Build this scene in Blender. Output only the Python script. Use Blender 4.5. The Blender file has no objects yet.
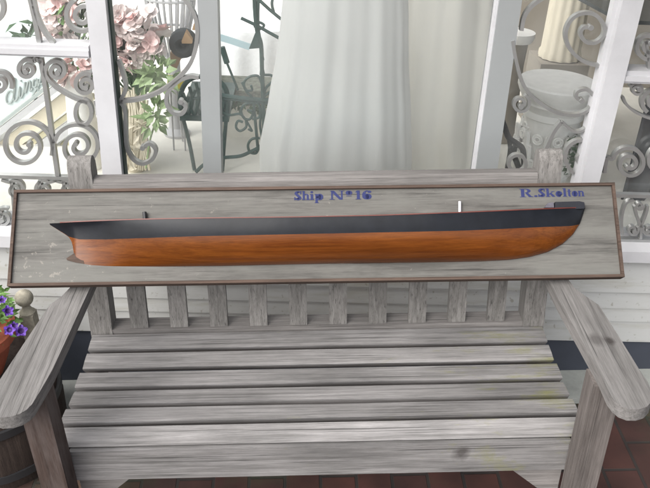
import bpy, bmesh, math, random
from mathutils import Vector, Matrix, noise
random.seed(7)
PI = math.pi
SC = bpy.context.scene
COL = SC.collection
LIFT = 0.43                      # everything is measured from the seat; the seat is 0.43 m above the bricks
CXP, CYP, FPX = 325.0, 244.0, 792.4
PITCH, ROLL, YAW = math.radians(31.78523602), math.radians(-0.33827877), math.radians(-1.21203158)
CAM = Vector((-0.0162629, -1.62088856, 1.26723222))

# ------------------------------------------------------------------ surveying: the camera that took the photo
def cam_axes():
    cy, sy = math.cos(YAW), math.sin(YAW)
    Rz = Matrix(((cy, sy, 0), (-sy, cy, 0), (0, 0, 1)))
    cp, sp = math.cos(PITCH), math.sin(PITCH)
    M = Matrix(((1, 0, 0), (0, -sp, -cp), (0, cp, -sp)))
    c, s = math.cos(ROLL), math.sin(ROLL)
    return Matrix(((c, -s, 0), (s, c, 0), (0, 0, 1))) @ M @ Rz
CM = cam_axes()
def ray(u, v):
    return CM.transposed() @ Vector((u - CXP, v - CYP, FPX))
def hit(u, v, p0, n):
    d = ray(u, v); t = (p0 - CAM).dot(n) / d.dot(n)
    return CAM + d * t
def on_y(u, v, Y): return hit(u, v, Vector((0, Y, 0)), Vector((0, 1, 0)))
def on_z(u, v, Z): return hit(u, v, Vector((0, 0, Z)), Vector((0, 0, 1)))

# frame of the shop front (it leans and rolls a little against the bench)
_down = Vector((-0.04824731, -0.02472842, -0.99852927))
_h = Vector((0.99883531, -0.00166417, -0.04822089))
_n = (-_down).cross(_h).normalized()               # away from the viewer
FM = Matrix((( _h.x, _n.x, -_down.x, 0), (_h.y, _n.y, -_down.y, 0.30), (_h.z, _n.z, -_down.z, 0), (0, 0, 0, 1)))
FI = FM.inverted()
def G(u, v, dy=0.0):
    p0 = FM @ Vector((0, dy, 0)); n = FM.to_3x3() @ Vector((0, 1, 0))
    q = FI @ hit(u, v, p0, n)
    return q.x, q.z
def G3(u, v, dy): x, z = G(u, v, dy); return Vector((x, dy, z))
def Gfloor(u, v, z):                               # point on a level plane inside the shop
    p0 = FM @ Vector((0, 0, z)); n = FM.to_3x3() @ Vector((0, 0, 1))
    return FI @ hit(u, v, p0, n)
def gs(dy):                                        # metres per photo pixel at that depth, mid-picture
    a = G(300, 90, dy)[0]; b = G(301, 90, dy)[0]; return abs(b - a)
# frame of the painted board leaning on the bench
B0 = Vector((0, -0.127, 0.239))
BU = Vector((1, 0, -0.0057)).normalized()
BV = Vector((0, 0.165, 0.1655)).normalized()
BN = BU.cross(BV).normalized()
BMX = Matrix(((BU.x, BV.x, BN.x, B0.x), (BU.y, BV.y, BN.y, B0.y), (BU.z, BV.z, BN.z, B0.z), (0, 0, 0, 1)))
BI = BMX.inverted()
def Bd(u, v, w=0.0):
    q = BI @ hit(u, v, B0 + BN * w, BN); return q.x, q.y

# ------------------------------------------------------------------ materials
def mat(name, col=(.5, .5, .5), rough=.6, metal=0.0, spec=.5, sheen=0.0, coat=0.0, var=0.0, vscale=8, bump=0.0, bscale=60, trans=0.0):
    m = bpy.data.materials.new(name); m.use_nodes = True
    nt = m.node_tree; b = nt.nodes['Principled BSDF']
    b.inputs['Base Color'].default_value = (*col, 1); b.inputs['Roughness'].default_value = rough
    b.inputs['Metallic'].default_value = metal; b.inputs['Specular IOR Level'].default_value = spec
    b.inputs['Sheen Weight'].default_value = sheen; b.inputs['Coat Weight'].default_value = coat
    tc = nt.nodes.new('ShaderNodeTexCoord')
    if var > 0:
        n = nt.nodes.new('ShaderNodeTexNoise'); n.inputs['Scale'].default_value = vscale; n.inputs['Detail'].default_value = 8
        n.inputs['Roughness'].default_value = .65
        nt.links.new(tc.outputs['Object'], n.inputs['Vector'])
        r = nt.nodes.new('ShaderNodeValToRGB')
        r.color_ramp.elements[0].position = .3; r.color_ramp.elements[1].position = .72
        r.color_ramp.elements[0].color = (*[c * (1 - var) for c in col], 1); r.color_ramp.elements[1].color = (*[min(1, c * (1 + var)) for c in col], 1)
        nt.links.new(n.outputs['Fac'], r.inputs['Fac']); nt.links.new(r.outputs['Color'], b.inputs['Base Color'])
    if bump > 0:
        n2 = nt.nodes.new('ShaderNodeTexNoise'); n2.inputs['Scale'].default_value = bscale; n2.inputs['Detail'].default_value = 6
        nt.links.new(tc.outputs['Object'], n2.inputs['Vector'])
        bp = nt.nodes.new('ShaderNodeBump'); bp.inputs['Strength'].default_value = bump; bp.inputs['Distance'].default_value = .004
        nt.links.new(n2.outputs['Fac'], bp.inputs['Height']); nt.links.new(bp.outputs['Normal'], b.inputs['Normal'])
    return m

def ramp(nt, stops):
    r = nt.nodes.new('ShaderNodeValToRGB'); e = r.color_ramp.elements
    while len(e) < len(stops): e.new(.5)
    for i, (p, c) in enumerate(stops):
        e[i].position = p; e[i].color = (*c, 1) if len(c) == 3 else c
    return r
def mixc(nt, mode, fac, a, b):
    m = nt.nodes.new('ShaderNodeMix'); m.data_type = 'RGBA'; m.blend_type = mode
    for s, k in ((fac, 0), (a, 6), (b, 7)):
        if hasattr(s, 'is_output'): nt.links.new(s, m.inputs[k])
        elif k == 0: m.inputs[0].default_value = s
        else: m.inputs[k].default_value = (*s, 1)
    return m.outputs[2]
def mth(nt, op, a, b=0.0, c=0.0):
    m = nt.nodes.new('ShaderNodeMath'); m.operation = op
    for k, s in enumerate((a, b, c)):
        if hasattr(s, 'is_output'): nt.links.new(s, m.inputs[k])
        else: m.inputs[k].default_value = s
    return m.outputs[0]

def wood(name, axis, dark, light, rough=.8, algae=False, knots=(), across=115, blot=.22, cracks=.5, specks=0.0, spec=.3, warm=None, bump=.35):
    m = bpy.data.materials.new(name); m.use_nodes = True
    nt = m.node_tree; b = nt.nodes['Principled BSDF']; L = nt.links.new
    tc = nt.nodes.new('ShaderNodeTexCoord'); oi = nt.nodes.new('ShaderNodeObjectInfo')
    off = nt.nodes.new('ShaderNodeVectorMath'); off.operation = 'MULTIPLY_ADD'
    off.inputs[0].default_value = (0, 0, 0)
    comb = nt.nodes.new('ShaderNodeCombineXYZ')
    for k in range(3): L(mth(nt, 'MULTIPLY', oi.outputs['Random'], (7.3, 3.1, 5.7)[k]), comb.inputs[k])
    add = nt.nodes.new('ShaderNodeVectorMath'); add.operation = 'ADD'
    L(tc.outputs['Object'], add.inputs[0]); L(comb.outputs[0], add.inputs[1])
    def nz(along, acr, detail=6, rgh=.6, dist=0.0):
        mp = nt.nodes.new('ShaderNodeMapping'); s = [acr] * 3; s[axis] = along; mp.inputs['Scale'].default_value = s
        L(add.outputs[0], mp.inputs['Vector'])
        n = nt.nodes.new('ShaderNodeTexNoise'); n.inputs['Scale'].default_value = 1; n.inputs['Detail'].default_value = detail
        n.inputs['Roughness'].default_value = rgh; n.inputs['Distortion'].default_value = dist
        L(mp.outputs[0], n.inputs['Vector']); return n.outputs['Fac']
    g1 = nz(3.6, across, 9, .72, .5); g2 = nz(22, across * 6, 4, .65); g3 = nz(3.5, 9, 5, .6); g4 = nz(2.4, across * 2.6, 4, .55)
    c = ramp(nt, [(.28, dark), (.5, tuple((a + d) / 2 for a, d in zip(dark, light))), (.7, light)])
    L(g1, c.inputs['Fac'])
    f = ramp(nt, [(.3, (.74, .74, .74)), (.62, (1.09, 1.09, 1.09))]); L(g2, f.inputs['Fac'])
    col = mixc(nt, 'MULTIPLY', .75, c.outputs[0], f.outputs[0])
    k = ramp(nt, [(.3, (1 - blot,) * 3), (.7, (1 + blot * .6,) * 3)]); L(g3, k.inputs['Fac'])
    col = mixc(nt, 'MULTIPLY', 1.0, col, k.outputs[0])
    cr = ramp(nt, [(.33, (1 - cracks,) * 3), (.39, (1, 1, 1))]); L(g4, cr.inputs['Fac'])
    col = mixc(nt, 'MULTIPLY', 1.0, col, cr.outputs[0])
    rv = mth(nt, 'MULTIPLY_ADD', oi.outputs['Random'], .18, .90)
    cb = nt.nodes.new('ShaderNodeCombineColor')
    for q in range(3): L(rv, cb.inputs[q])
    col = mixc(nt, 'MULTIPLY', 1.0, col, cb.outputs[0])
    if warm:
        w = ramp(nt, [(.42, (0, 0, 0)), (.62, (1, 1, 1))]); L(nz(3, 14, 5, .65, .3), w.inputs['Fac'])
        col = mixc(nt, 'MIX', w.outputs[0], col, warm)
    if specks:
        n = nt.nodes.new('ShaderNodeTexNoise'); n.inputs['Scale'].default_value = 55; n.inputs['Detail'].default_value = 5; n.inputs['Roughness'].default_value = .7
        L(tc.outputs['Object'], n.inputs['Vector'])
        nl = nt.nodes.new('ShaderNodeTexNoise'); nl.inputs['Scale'].default_value = 4; L(tc.outputs['Object'], nl.inputs['Vector'])
        sx = nt.nodes.new('ShaderNodeSeparateXYZ'); L(tc.outputs['Object'], sx.inputs[0])
        gl = nt.nodes.new('ShaderNodeMapRange'); gl.inputs[1].default_value = -.35; gl.inputs[2].default_value = -.66; gl.inputs[3].default_value = 0; gl.inputs[4].default_value = .06; L(sx.outputs[0], gl.inputs[0])
        sm = mth(nt, 'ADD', mth(nt, 'ADD', n.outputs['Fac'], gl.outputs[0]), mth(nt, 'MULTIPLY_ADD', nl.outputs['Fac'], .3, -.17))
        w = ramp(nt, [(.655, (0, 0, 0)), (.70, (1, 1, 1))]); L(sm, w.inputs['Fac'])
        col = mixc(nt, 'MIX', mth(nt, 'MULTIPLY', w.outputs[0], specks), col, (.34, .31, .27))
    if algae:
        sx = nt.nodes.new('ShaderNodeSeparateXYZ'); L(tc.outputs['Object'], sx.inputs[0])
        gx = nt.nodes.new('ShaderNodeMapRange'); gx.inputs[1].default_value = -.35; gx.inputs[2].default_value = .58; L(sx.outputs[0], gx.inputs[0])
        n = nt.nodes.new('ShaderNodeTexNoise'); n.inputs['Scale'].default_value = 9; n.inputs['Detail'].default_value = 7; n.inputs['Roughness'].default_value = .7
        mp = nt.nodes.new('ShaderNodeMapping'); mp.inputs['Scale'].default_value = (.7, 2.4, 1); L(tc.outputs['Object'], mp.inputs[0]); L(mp.outputs[0], n.inputs['Vector'])
        s = mth(nt, 'ADD', n.outputs['Fac'], mth(nt, 'MULTIPLY', gx.outputs[0], .17))
        w = ramp(nt, [(.69, (0, 0, 0)), (.84, (1, 1, 1))]); L(s, w.inputs['Fac'])
        col = mixc(nt, 'MIX', mth(nt, 'MULTIPLY', w.outputs[0], .55), col, (.15, .15, .035))
    for (p, r, amt) in knots:
        d = nt.nodes.new('ShaderNodeVectorMath'); d.operation = 'DISTANCE'; d.inputs[1].default_value = p; L(tc.outputs['Object'], d.inputs[0])
        n = nt.nodes.new('ShaderNodeTexNoise'); n.inputs['Scale'].default_value = 50; n.inputs['Detail'].default_value = 4; L(tc.outputs['Object'], n.inputs['Vector'])
        s = mth(nt, 'ADD', mth(nt, 'DIVIDE', d.outputs['Value'], r), mth(nt, 'MULTIPLY', n.outputs['Fac'], 1.1))
        w = ramp(nt, [(.55, (1, 1, 1)), (.99, (0, 0, 0))]); L(mth(nt, 'MULTIPLY', s, .6), w.inputs['Fac'])
        col = mixc(nt, 'MIX', mth(nt, 'MULTIPLY', w.outputs[0], amt), col, (.035, .03, .028))
    L(col, b.inputs['Base Color'])
    b.inputs['Roughness'].default_value = rough; b.inputs['Specular IOR Level'].default_value = spec
    bp = nt.nodes.new('ShaderNodeBump'); bp.inputs['Strength'].default_value = bump; bp.inputs['Distance'].default_value = .003
    hsum = mth(nt, 'ADD', mth(nt, 'MULTIPLY', g2, .5), mth(nt, 'ADD', g1, cr.outputs[0]))
    L(hsum, bp.inputs['Height']); L(bp.outputs['Normal'], b.inputs['Normal'])
    return m

def paint(name, col, worn, scale=120, thr=.42):
    m = bpy.data.materials.new(name); m.use_nodes = True
    nt = m.node_tree; b = nt.nodes['Principled BSDF']; L = nt.links.new
    tc = nt.nodes.new('ShaderNodeTexCoord')
    n = nt.nodes.new('ShaderNodeTexNoise'); n.inputs['Scale'].default_value = scale; n.inputs['Detail'].default_value = 5
    L(tc.outputs['Object'], n.inputs['Vector'])
    r = ramp(nt, [(thr - .06, worn), (thr + .06, col)]); L(n.outputs['Fac'], r.inputs['Fac'])
    L(r.outputs[0], b.inputs['Base Color']); b.inputs['Roughness'].default_value = .8
    return m

def cloth_mat(name, col, tr):
    m = mat(name, col, rough=.5, sheen=.3, bump=.08, bscale=260); nt = m.node_tree; L = nt.links.new
    b = nt.nodes['Principled BSDF']; t = nt.nodes.new('ShaderNodeBsdfTranslucent'); t.inputs[0].default_value = (*col, 1)
    mx = nt.nodes.new('ShaderNodeMixShader'); mx.inputs[0].default_value = tr; L(b.outputs[0], mx.inputs[1]); L(t.outputs[0], mx.inputs[2]); L(mx.outputs[0], nt.nodes['Material Output'].inputs[0])
    return m
def glass_mat():
    m = bpy.data.materials.new('window_glass'); m.use_nodes = True
    nt = m.node_tree; nt.nodes.remove(nt.nodes['Principled BSDF']); out = nt.nodes['Material Output']
    t = nt.nodes.new('ShaderNodeBsdfTransparent'); t.inputs[0].default_value = (.97, .985, .98, 1)
    g = nt.nodes.new('ShaderNodeBsdfGlossy'); g.inputs['Roughness'].default_value = .03
    fr = nt.nodes.new('ShaderNodeFresnel'); fr.inputs[0].default_value = 1.5
    mx = nt.nodes.new('ShaderNodeMixShader')
    nt.links.new(fr.outputs[0], mx.inputs[0]); nt.links.new(t.outputs[0], mx.inputs[1]); nt.links.new(g.outputs[0], mx.inputs[2])
    df = nt.nodes.new('ShaderNodeBsdfDiffuse'); df.inputs[0].default_value = (.8, .82, .8, 1)          # pale uneven haze painted into the glass, imitating veiling glare
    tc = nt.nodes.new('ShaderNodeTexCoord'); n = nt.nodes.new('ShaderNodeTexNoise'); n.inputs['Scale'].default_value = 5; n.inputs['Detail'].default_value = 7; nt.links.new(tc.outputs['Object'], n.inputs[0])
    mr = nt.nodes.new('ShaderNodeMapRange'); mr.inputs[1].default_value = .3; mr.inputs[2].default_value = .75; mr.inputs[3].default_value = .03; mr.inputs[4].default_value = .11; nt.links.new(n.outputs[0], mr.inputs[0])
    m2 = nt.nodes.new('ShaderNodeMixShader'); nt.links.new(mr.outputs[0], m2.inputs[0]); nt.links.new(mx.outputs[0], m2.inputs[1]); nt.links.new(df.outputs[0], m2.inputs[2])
    nt.links.new(m2.outputs[0], out.inputs[0]); return m

GREY_D, GREY_L = (.100, .095, .092), (.262, .252, .250)
M = {}
M['slat'] = wood('weathered_teak_seat', 0, GREY_D, GREY_L, algae=True, blot=.34, cracks=.65, knots=[((.31, -.178, .375), .022, .75)])
M['rail'] = wood('weathered_teak_rail', 0, (.105, .097, .092), (.245, .230, .222))
M['upright'] = wood('weathered_teak_upright', 2, (.092, .086, .080), (.240, .229, .219))
M['arm'] = wood('weathered_teak_arm', 1, (.088, .083, .079), (.212, .202, .196), knots=[((.604, -.135, .65), .013, .9), ((.578, -.130, .65), .022, .5)])
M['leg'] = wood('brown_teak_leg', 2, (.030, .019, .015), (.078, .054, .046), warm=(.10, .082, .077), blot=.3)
M['leg_lit'] = wood('lit_teak_leg', 2, (.066, .056, .051), (.172, .152, .143), blot=.3)  # lighter copy of the leg wood, standing in for light falling on it
M['board'] = wood('weathered_board', 0, (.064, .061, .056), (.155, .148, .137), across=60, blot=.38, cracks=.55, specks=.28, warm=(.125, .122, .112), rough=.75)
M['moulding'] = wood('moulding_wood', 0, (.048, .032, .025), (.11, .074, .057), blot=.3)
M['hull'] = wood('varnished_hull', 0, (.076, .0185, .0033), (.162, .049, .0075), rough=.25, across=60, blot=.2, cracks=.2, spec=.32, bump=.05)
M['black'] = mat('black_hull_paint', (.0075, .0085, .0115), rough=.36, spec=.22, var=.3, vscale=20, bump=.08, bscale=40)
M['red'] = mat('red_rail_paint', (.10, .020, .013), rough=.5, var=.3, vscale=30)
M['navy'] = mat('navy_paint', (.008, .009, .014), rough=.45, var=.25, vscale=30)
M['blue_letter'] = paint('blue_lettering', (.012, .018, .085), (.07, .068, .09), 190, .31)
M['white_scuff'] = mat('chipped_white_paint', (.55, .54, .58), rough=.7, var=.2, vscale=60)
M['white'] = mat('white_gloss_paint', (.46, .46, .475), rough=.45, var=.10, vscale=6, bump=.12, bscale=25)
M['siding'] = None
M['slate'] = mat('slate_blue_paint', (.040, .046, .062), rough=.6, var=.15, vscale=6)
M['stone'] = mat('grey_stone', (.30, .31, .29), rough=.85, var=.2, vscale=12, bump=.3)
M['alu'] = mat('grey_door_metal', (.30, .315, .318), rough=.45, metal=.25, var=.06, vscale=4)
M['seal'] = mat('dark_seal', (.05, .07, .06), rough=.7)
M['silver'] = mat('silver_iron', (.38, .385, .38), rough=.36, metal=.7, var=.12, vscale=20)
M['green_iron'] = mat('dark_green_iron', (.030, .065, .058), rough=.5, var=.3, vscale=40)
M['black_iron'] = mat('black_iron', (.02, .02, .022), rough=.5)
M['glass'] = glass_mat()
M['wall_in'] = mat('pale_plaster', (.72, .73, .72), rough=.8, var=.04, vscale=3)
M['beige_in'] = mat('taupe_plaster', (.30, .27, .23), rough=.8, var=.08, vscale=2)
M['carpet'] = mat('cream_floor', (.74, .72, .66), rough=.9, var=.08, vscale=7)
M['dark_in'] = mat('dark_curtain', (.06, .065, .075), rough=.9, var=.3, vscale=9)
M['lace'] = mat('white_lace', (.82, .83, .85), rough=.9, var=.06, vscale=60, bump=.4, bscale=120)
M['tulle'] = cloth_mat('white_chiffon', (.93, .93, .905), .12)
M['satin'] = cloth_mat('ivory_satin', (.90, .875, .81), .1)
M['plaster'] = mat('white_plaster', (.84, .83, .80), rough=.7, var=.08, vscale=20, bump=.1)
M['leaf'] = mat('leaf_green', (.10, .20, .045), rough=.55, var=.45, vscale=25)
M['leaf_pale'] = mat('pale_silk_leaf', (.30, .40, .20), rough=.6, var=.4, vscale=25)
M['leaf_dark'] = mat('dark_silk_leaf', (.05, .10, .045), rough=.6, var=.4, vscale=25)
M['pink'] = mat('pink_silk_petals', (.82, .60, .58), rough=.7, var=.22, vscale=18)
M['palepink'] = mat('blush_silk_petals', (.85, .76, .74), rough=.7, var=.15, vscale=18)
M['purple'] = mat('purple_petals', (.085, .028, .27), rough=.55, var=.35, vscale=60)
M['purple_eye'] = mat('dark_purple_throat', (.035, .01, .09), rough=.6)
M['terracotta'] = mat('terracotta', (.36, .095, .05), rough=.8, var=.25, vscale=14, bump=.15)
M['lichen'] = mat('lichened_stone', (.27, .25, .20), rough=.9, var=.4, vscale=45, bump=.5, bscale=90)
M['barrel'] = wood('dark_barrel_oak', 2, (.018, .012, .010), (.05, .036, .030), blot=.3)
M['tan'] = mat('tan_wood', (.42, .27, .15), rough=.7, var=.15, vscale=15)
M['charcoal'] = mat('charcoal_felt', (.03, .036, .04), rough=.85, var=.2, vscale=15)
M['yellow'] = mat('yellow_card', (.78, .66, .10), rough=.8)
M['ice'] = mat('pale_blue_ribbon', (.45, .58, .62), rough=.6)
M['olive'] = mat('olive_timber', (.52, .48, .33), rough=.7, var=.15, vscale=9)
M['mirror_dark'] = mat('dark_shelf_glass', (.02, .03, .03), rough=.15)
M['basket'] = mat('grey_green_basket', (.14, .15, .12), rough=.9, var=.5, vscale=60, bump=.5)
M['script'] = mat('grey_script_paint', (.34, .38, .37), rough=.7)
M['soil'] = mat('potting_soil', (.03, .022, .016), rough=1)
M['hook_black'] = mat('black_peg_paint', (.012, .012, .014), rough=.5)
M['cream_col'] = mat('cream_pedestal', (.66, .60, .48), rough=.75, var=.07, vscale=8)

def brick_mat():
    m = bpy.data.materials.new('worn_brick_paving'); m.use_nodes = True
    nt = m.node_tree; b = nt.nodes['Principled BSDF']; L = nt.links.new
    tc = nt.nodes.new('ShaderNodeTexCoord'); mp = nt.nodes.new('ShaderNodeMapping'); mp.inputs['Rotation'].default_value = (0, 0, PI / 2)
    L(tc.outputs['Object'], mp.inputs[0])
    br = nt.nodes.new('ShaderNodeTexBrick'); br.inputs['Scale'].default_value = 1; br.inputs['Brick Width'].default_value = .2; br.inputs['Row Height'].default_value = .098
    br.inputs['Mortar Size'].default_value = .005; br.inputs['Mortar Smooth'].default_value = .3; br.inputs['Bias'].default_value = -.1
    br.inputs['Color1'].default_value = (.058, .021, .016, 1); br.inputs['Color2'].default_value = (.034, .016, .014, 1); br.inputs['Mortar'].default_value = (.026, .02, .018, 1)
    L(mp.outputs[0], br.inputs['Vector'])
    n = nt.nodes.new('ShaderNodeTexNoise'); n.inputs['Scale'].default_value = 9; n.inputs['Detail'].default_value = 8; L(tc.outputs['Object'], n.inputs['Vector'])
    r = ramp(nt, [(.3, (.55, .55, .55)), (.7, (1.25, 1.25, 1.25))]); L(n.outputs['Fac'], r.inputs['Fac'])
    col = mixc(nt, 'MULTIPLY', 1.0, br.outputs['Color'], r.outputs[0])
    n2 = nt.nodes.new('ShaderNodeTexNoise'); n2.inputs['Scale'].default_value = 3.2; n2.inputs['Detail'].default_value = 6; L(tc.outputs['Object'], n2.inputs['Vector'])
    r2 = ramp(nt, [(.5, (0, 0, 0)), (.66, (.6, .6, .6))]); L(n2.outputs['Fac'], r2.inputs['Fac'])
    col = mixc(nt, 'MIX', r2.outputs[0], col, (.035, .045, .022))
    L(col, b.inputs['Base Color']); b.inputs['Roughness'].default_value = .8
    bp = nt.nodes.new('ShaderNodeBump'); bp.inputs['Strength'].default_value = .6; bp.inputs['Distance'].default_value = .006; bp.invert = True
    L(br.outputs['Fac'], bp.inputs['Height']); L(bp.outputs['Normal'], b.inputs['Normal'])
    return m
M['brick'] = brick_mat()
def siding_mat():
    m = mat('white_clapboard_paint', (.56, .56, .55), rough=.6, bump=.12, bscale=30); nt = m.node_tree; L = nt.links.new; b = nt.nodes['Principled BSDF']
    tc = nt.nodes.new('ShaderNodeTexCoord'); mp = nt.nodes.new('ShaderNodeMapping'); mp.inputs['Scale'].default_value = (1.2, 1, 9); L(tc.outputs['Object'], mp.inputs[0])
    n = nt.nodes.new('ShaderNodeTexNoise'); n.inputs['Scale'].default_value = 2.2; n.inputs['Detail'].default_value = 9; n.inputs['Roughness'].default_value = .7; L(mp.outputs[0], n.inputs[0])
    r = ramp(nt, [(.30, (.33, .32, .28)), (.50, (.42, .425, .415)), (.8, (.45, .455, .45))]); L(n.outputs[0], r.inputs[0])
    n2 = nt.nodes.new('ShaderNodeTexNoise'); n2.inputs['Scale'].default_value = 70; n2.inputs['Detail'].default_value = 6; L(tc.outputs['Object'], n2.inputs[0])
    r2 = ramp(nt, [(.28, (.7, .68, .62)), (.36, (1, 1, 1))]); L(n2.outputs[0], r2.inputs[0])
    L(mixc(nt, 'MULTIPLY', 1.0, r.outputs[0], r2.outputs[0]), b.inputs['Base Color']); return m
M['siding'] = siding_mat()

# ------------------------------------------------------------------ mesh helpers
def NB(): return bmesh.new()
def face(bm, pts):
    try: return bm.faces.new([bm.verts.new(p) for p in pts])
    except ValueError: return None
def box(bm, x0, x1, y0, y1, z0, z1):
    v = [bm.verts.new((x, y, z)) for z in (z0, z1) for y in (y0, y1) for x in (x0, x1)]
    for f in ((0, 2, 3, 1), (4, 5, 7, 6), (0, 1, 5, 4), (2, 6, 7, 3), (0, 4, 6, 2), (1, 3, 7, 5)): bm.faces.new([v[i] for i in f])
def prism(bm, poly, ext):
    a = [bm.verts.new(p) for p in poly]; b = [bm.verts.new(Vector(p) + Vector(ext)) for p in poly]; n = len(a)
    bm.faces.new(a); bm.faces.new(b[::-1])
    for i in range(n): bm.faces.new((a[i], b[i], b[(i + 1) % n], a[(i + 1) % n]))
def smooth_pts(pts, sub=6, closed=False):
    pts = [Vector(p) for p in pts]; out = []; n = len(pts)
    for i in range(n if closed else n - 1):
        p1, p2 = pts[i], pts[(i + 1) % n]
        p0 = pts[i - 1] if (i > 0 or closed) else p1 * 2 - p2
        p3 = pts[(i + 2) % n] if (i + 2 < n or closed) else p2 * 2 - p1
        for k in range(sub):
            t = k / sub
            out.append(.5 * ((2 * p1) + (p2 - p0) * t + (2 * p0 - 5 * p1 + 4 * p2 - p3) * t * t + (3 * p1 - p0 - 3 * p2 + p3) * t ** 3))
    if not closed: out.append(pts[-1])
    return out
def tube(bm, pts, r, n=8, closed=False):
    pts = [Vector(p) for p in pts]; N = len(pts); rings = []; up = None
    for i, p in enumerate(pts):
        t = (pts[(i + 1) % N] - pts[i - 1]) if closed else (pts[min(i + 1, N - 1)] - pts[max(i - 1, 0)])
        if t.length < 1e-9: t = Vector((0, 0, 1))
        t.normalize()
        if up is None: up = Vector((0, 1, 0)) if abs(t.y) < .9 else Vector((1, 0, 0))
        s = t.cross(up)
        if s.length < 1e-6: s = t.orthogonal()
        s.normalize(); up = s.cross(t).normalized()
        rr = r[i] if isinstance(r, (list, tuple)) else r
        rings.append([bm.verts.new(p + (s * math.cos(2 * PI * k / n) + up * math.sin(2 * PI * k / n)) * rr) for k in range(n)])
    for i in range(N if closed else N - 1):
        a, b = rings[i], rings[(i + 1) % N]
        for k in range(n): bm.faces.new((a[k], a[(k + 1) % n], b[(k + 1) % n], b[k]))
    if not closed: bm.faces.new(rings[0][::-1]); bm.faces.new(rings[-1])
def ribbon(bm, pts, w, d, taper=True):          # flat iron bar bent in a plane of constant y (pts are x,y,z)
    pts = [Vector(p) for p in pts]; N = len(pts); R = []
    for i, p in enumerate(pts):
        t = pts[min(i + 1, N - 1)] - pts[max(i - 1, 0)]
        if t.length < 1e-9: t = Vector((1, 0, 0))
        t.normalize(); s = Vector((t.z, 0, -t.x))
        if s.length < 1e-6: s = Vector((1, 0, 0))
        s.normalize()
        R.append([bm.verts.new(p + s * a * w / 2 + Vector((0, b * d / 2, 0))) for a, b in ((-1, -1), (1, -1), (1, 1), (-1, 1))])
    for i in range(N - 1):
        a, b = R[i], R[i + 1]
        for k in range(4): bm.faces.new((a[k], a[(k + 1) % 4], b[(k + 1) % 4], b[k]))
    bm.faces.new(R[0][::-1]); bm.faces.new(R[-1])
def lathe(bm, prof, c, n=32, flute=0.0, nf=12):
    rings = []
    for r, z in prof:
        rings.append([bm.verts.new((c[0] + max(r, 1e-4) * (1 + flute * math.cos(nf * 2 * PI * k / n)) * math.cos(2 * PI * k / n),
                                    c[1] + max(r, 1e-4) * (1 + flute * math.cos(nf * 2 * PI * k / n)) * math.sin(2 * PI * k / n), c[2] + z)) for k in range(n)])
    for a, b in zip(rings, rings[1:]):
        for k in range(n): bm.faces.new((a[k], a[(k + 1) % n], b[(k + 1) % n], b[k]))
    bm.faces.new(rings[0][::-1]); bm.faces.new(rings[-1])
def leaf(bm, p, d, L, W, nrm=None, curl=.2):
    d = Vector(d).normalized(); nrm = Vector(nrm) if nrm else Vector((random.uniform(-1, 1), random.uniform(-1.5, .2), random.uniform(0, 1.5)))
    s = d.cross(nrm)
    if s.length < 1e-4: s = d.orthogonal()
    s.normalize(); u = s.cross(d).normalized()
    a = bm.verts.new(p); b = bm.verts.new(p + d * L * .45 + s * W / 2 + u * curl * W); c = bm.verts.new(p + d * L - u * curl * L * .6); e = bm.verts.new(p + d * L * .45 - s * W / 2 + u * curl * W)
    m = bm.verts.new(p + d * L * .5)
    for t in ((a, b, m), (b, c, m), (c, e, m), (e, a, m)): bm.faces.new(t)

BASES = {}
def place(o, base, frame):
    o.matrix_world = (FM if frame == 'F' else Matrix.Identity(4)) @ Matrix.Translation(base) if frame != 'B' else BMX @ Matrix.Translation(base)
    BASES[o.name] = Vector(base)
def tag(o, label=None, cat=None, group=None, kind=None):
    if label: o['label'] = label
    if cat: o['category'] = cat
    if group: o['group'] = group
    if kind: o['kind'] = kind
    return o
def thing(name, label, cat, base=(0, 0, 0), frame='W', group=None):
    o = bpy.data.objects.new(name, None); COL.objects.link(o); o.empty_display_size = .05
    place(o, base, frame); return tag(o, label, cat, group)
def obj(name, bm, m, parent=None, bev=0.0, seg=2, base=(0, 0, 0), frame='W', smooth=40, label=None, solid=0.0):
    """one mesh object; vertices are given in the frame of the thing (not relative to its base)"""
    if bev: bmesh.ops.bevel(bm, geom=[e for e in bm.edges if len(e.link_faces) == 2 and e.calc_face_angle(0) > .5], offset=bev, segments=seg, affect='EDGES', clamp_overlap=True)
    bmesh.ops.recalc_face_normals(bm, faces=bm.faces)
    b = BASES[parent.name] if parent else Vector(base)
    bmesh.ops.translate(bm, vec=-b, verts=bm.verts)
    me = bpy.data.meshes.new(name); bm.to_mesh(me); bm.free()
    for mm in (m if isinstance(m, (list, tuple)) else [m]): me.materials.append(mm)
    o = bpy.data.objects.new(name, me); COL.objects.link(o)
    if smooth:
        me.shade_smooth(); me.set_sharp_from_angle(angle=math.radians(smooth))
    if parent: o.parent = parent; BASES[o.name] = b
    else: place(o, base, frame)
    if solid:
        s = o.modifiers.new('thickness', 'SOLIDIFY'); s.thickness = solid
    if label: o['label'] = label
    return o
def struct(name, bm, m, frame='W', kind='structure', **k):
    o = obj(name, bm, m, frame=frame, **k); o['kind'] = kind; return o
def copy_part(src, parent, mat=None):
    c = src.copy(); COL.objects.link(c); c.parent = parent; return c

# ------------------------------------------------------------------ ground
bm = NB(); face(bm, [(-60, -80, -LIFT), (60, -80, -LIFT), (60, 60, -LIFT), (-60, 60, -LIFT)])
struct('brick_pavement', bm, M['brick'], smooth=0)
bm = NB(); box(bm, -3.2, 3.2, .165, .42, -LIFT - .02, -LIFT + .022)
tag(obj('stone_step', bm, M['stone'], bev=.006, base=(0, .3, -LIFT)), 'low grey stone ledge along the foot of the shop front', 'ledge')

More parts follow.
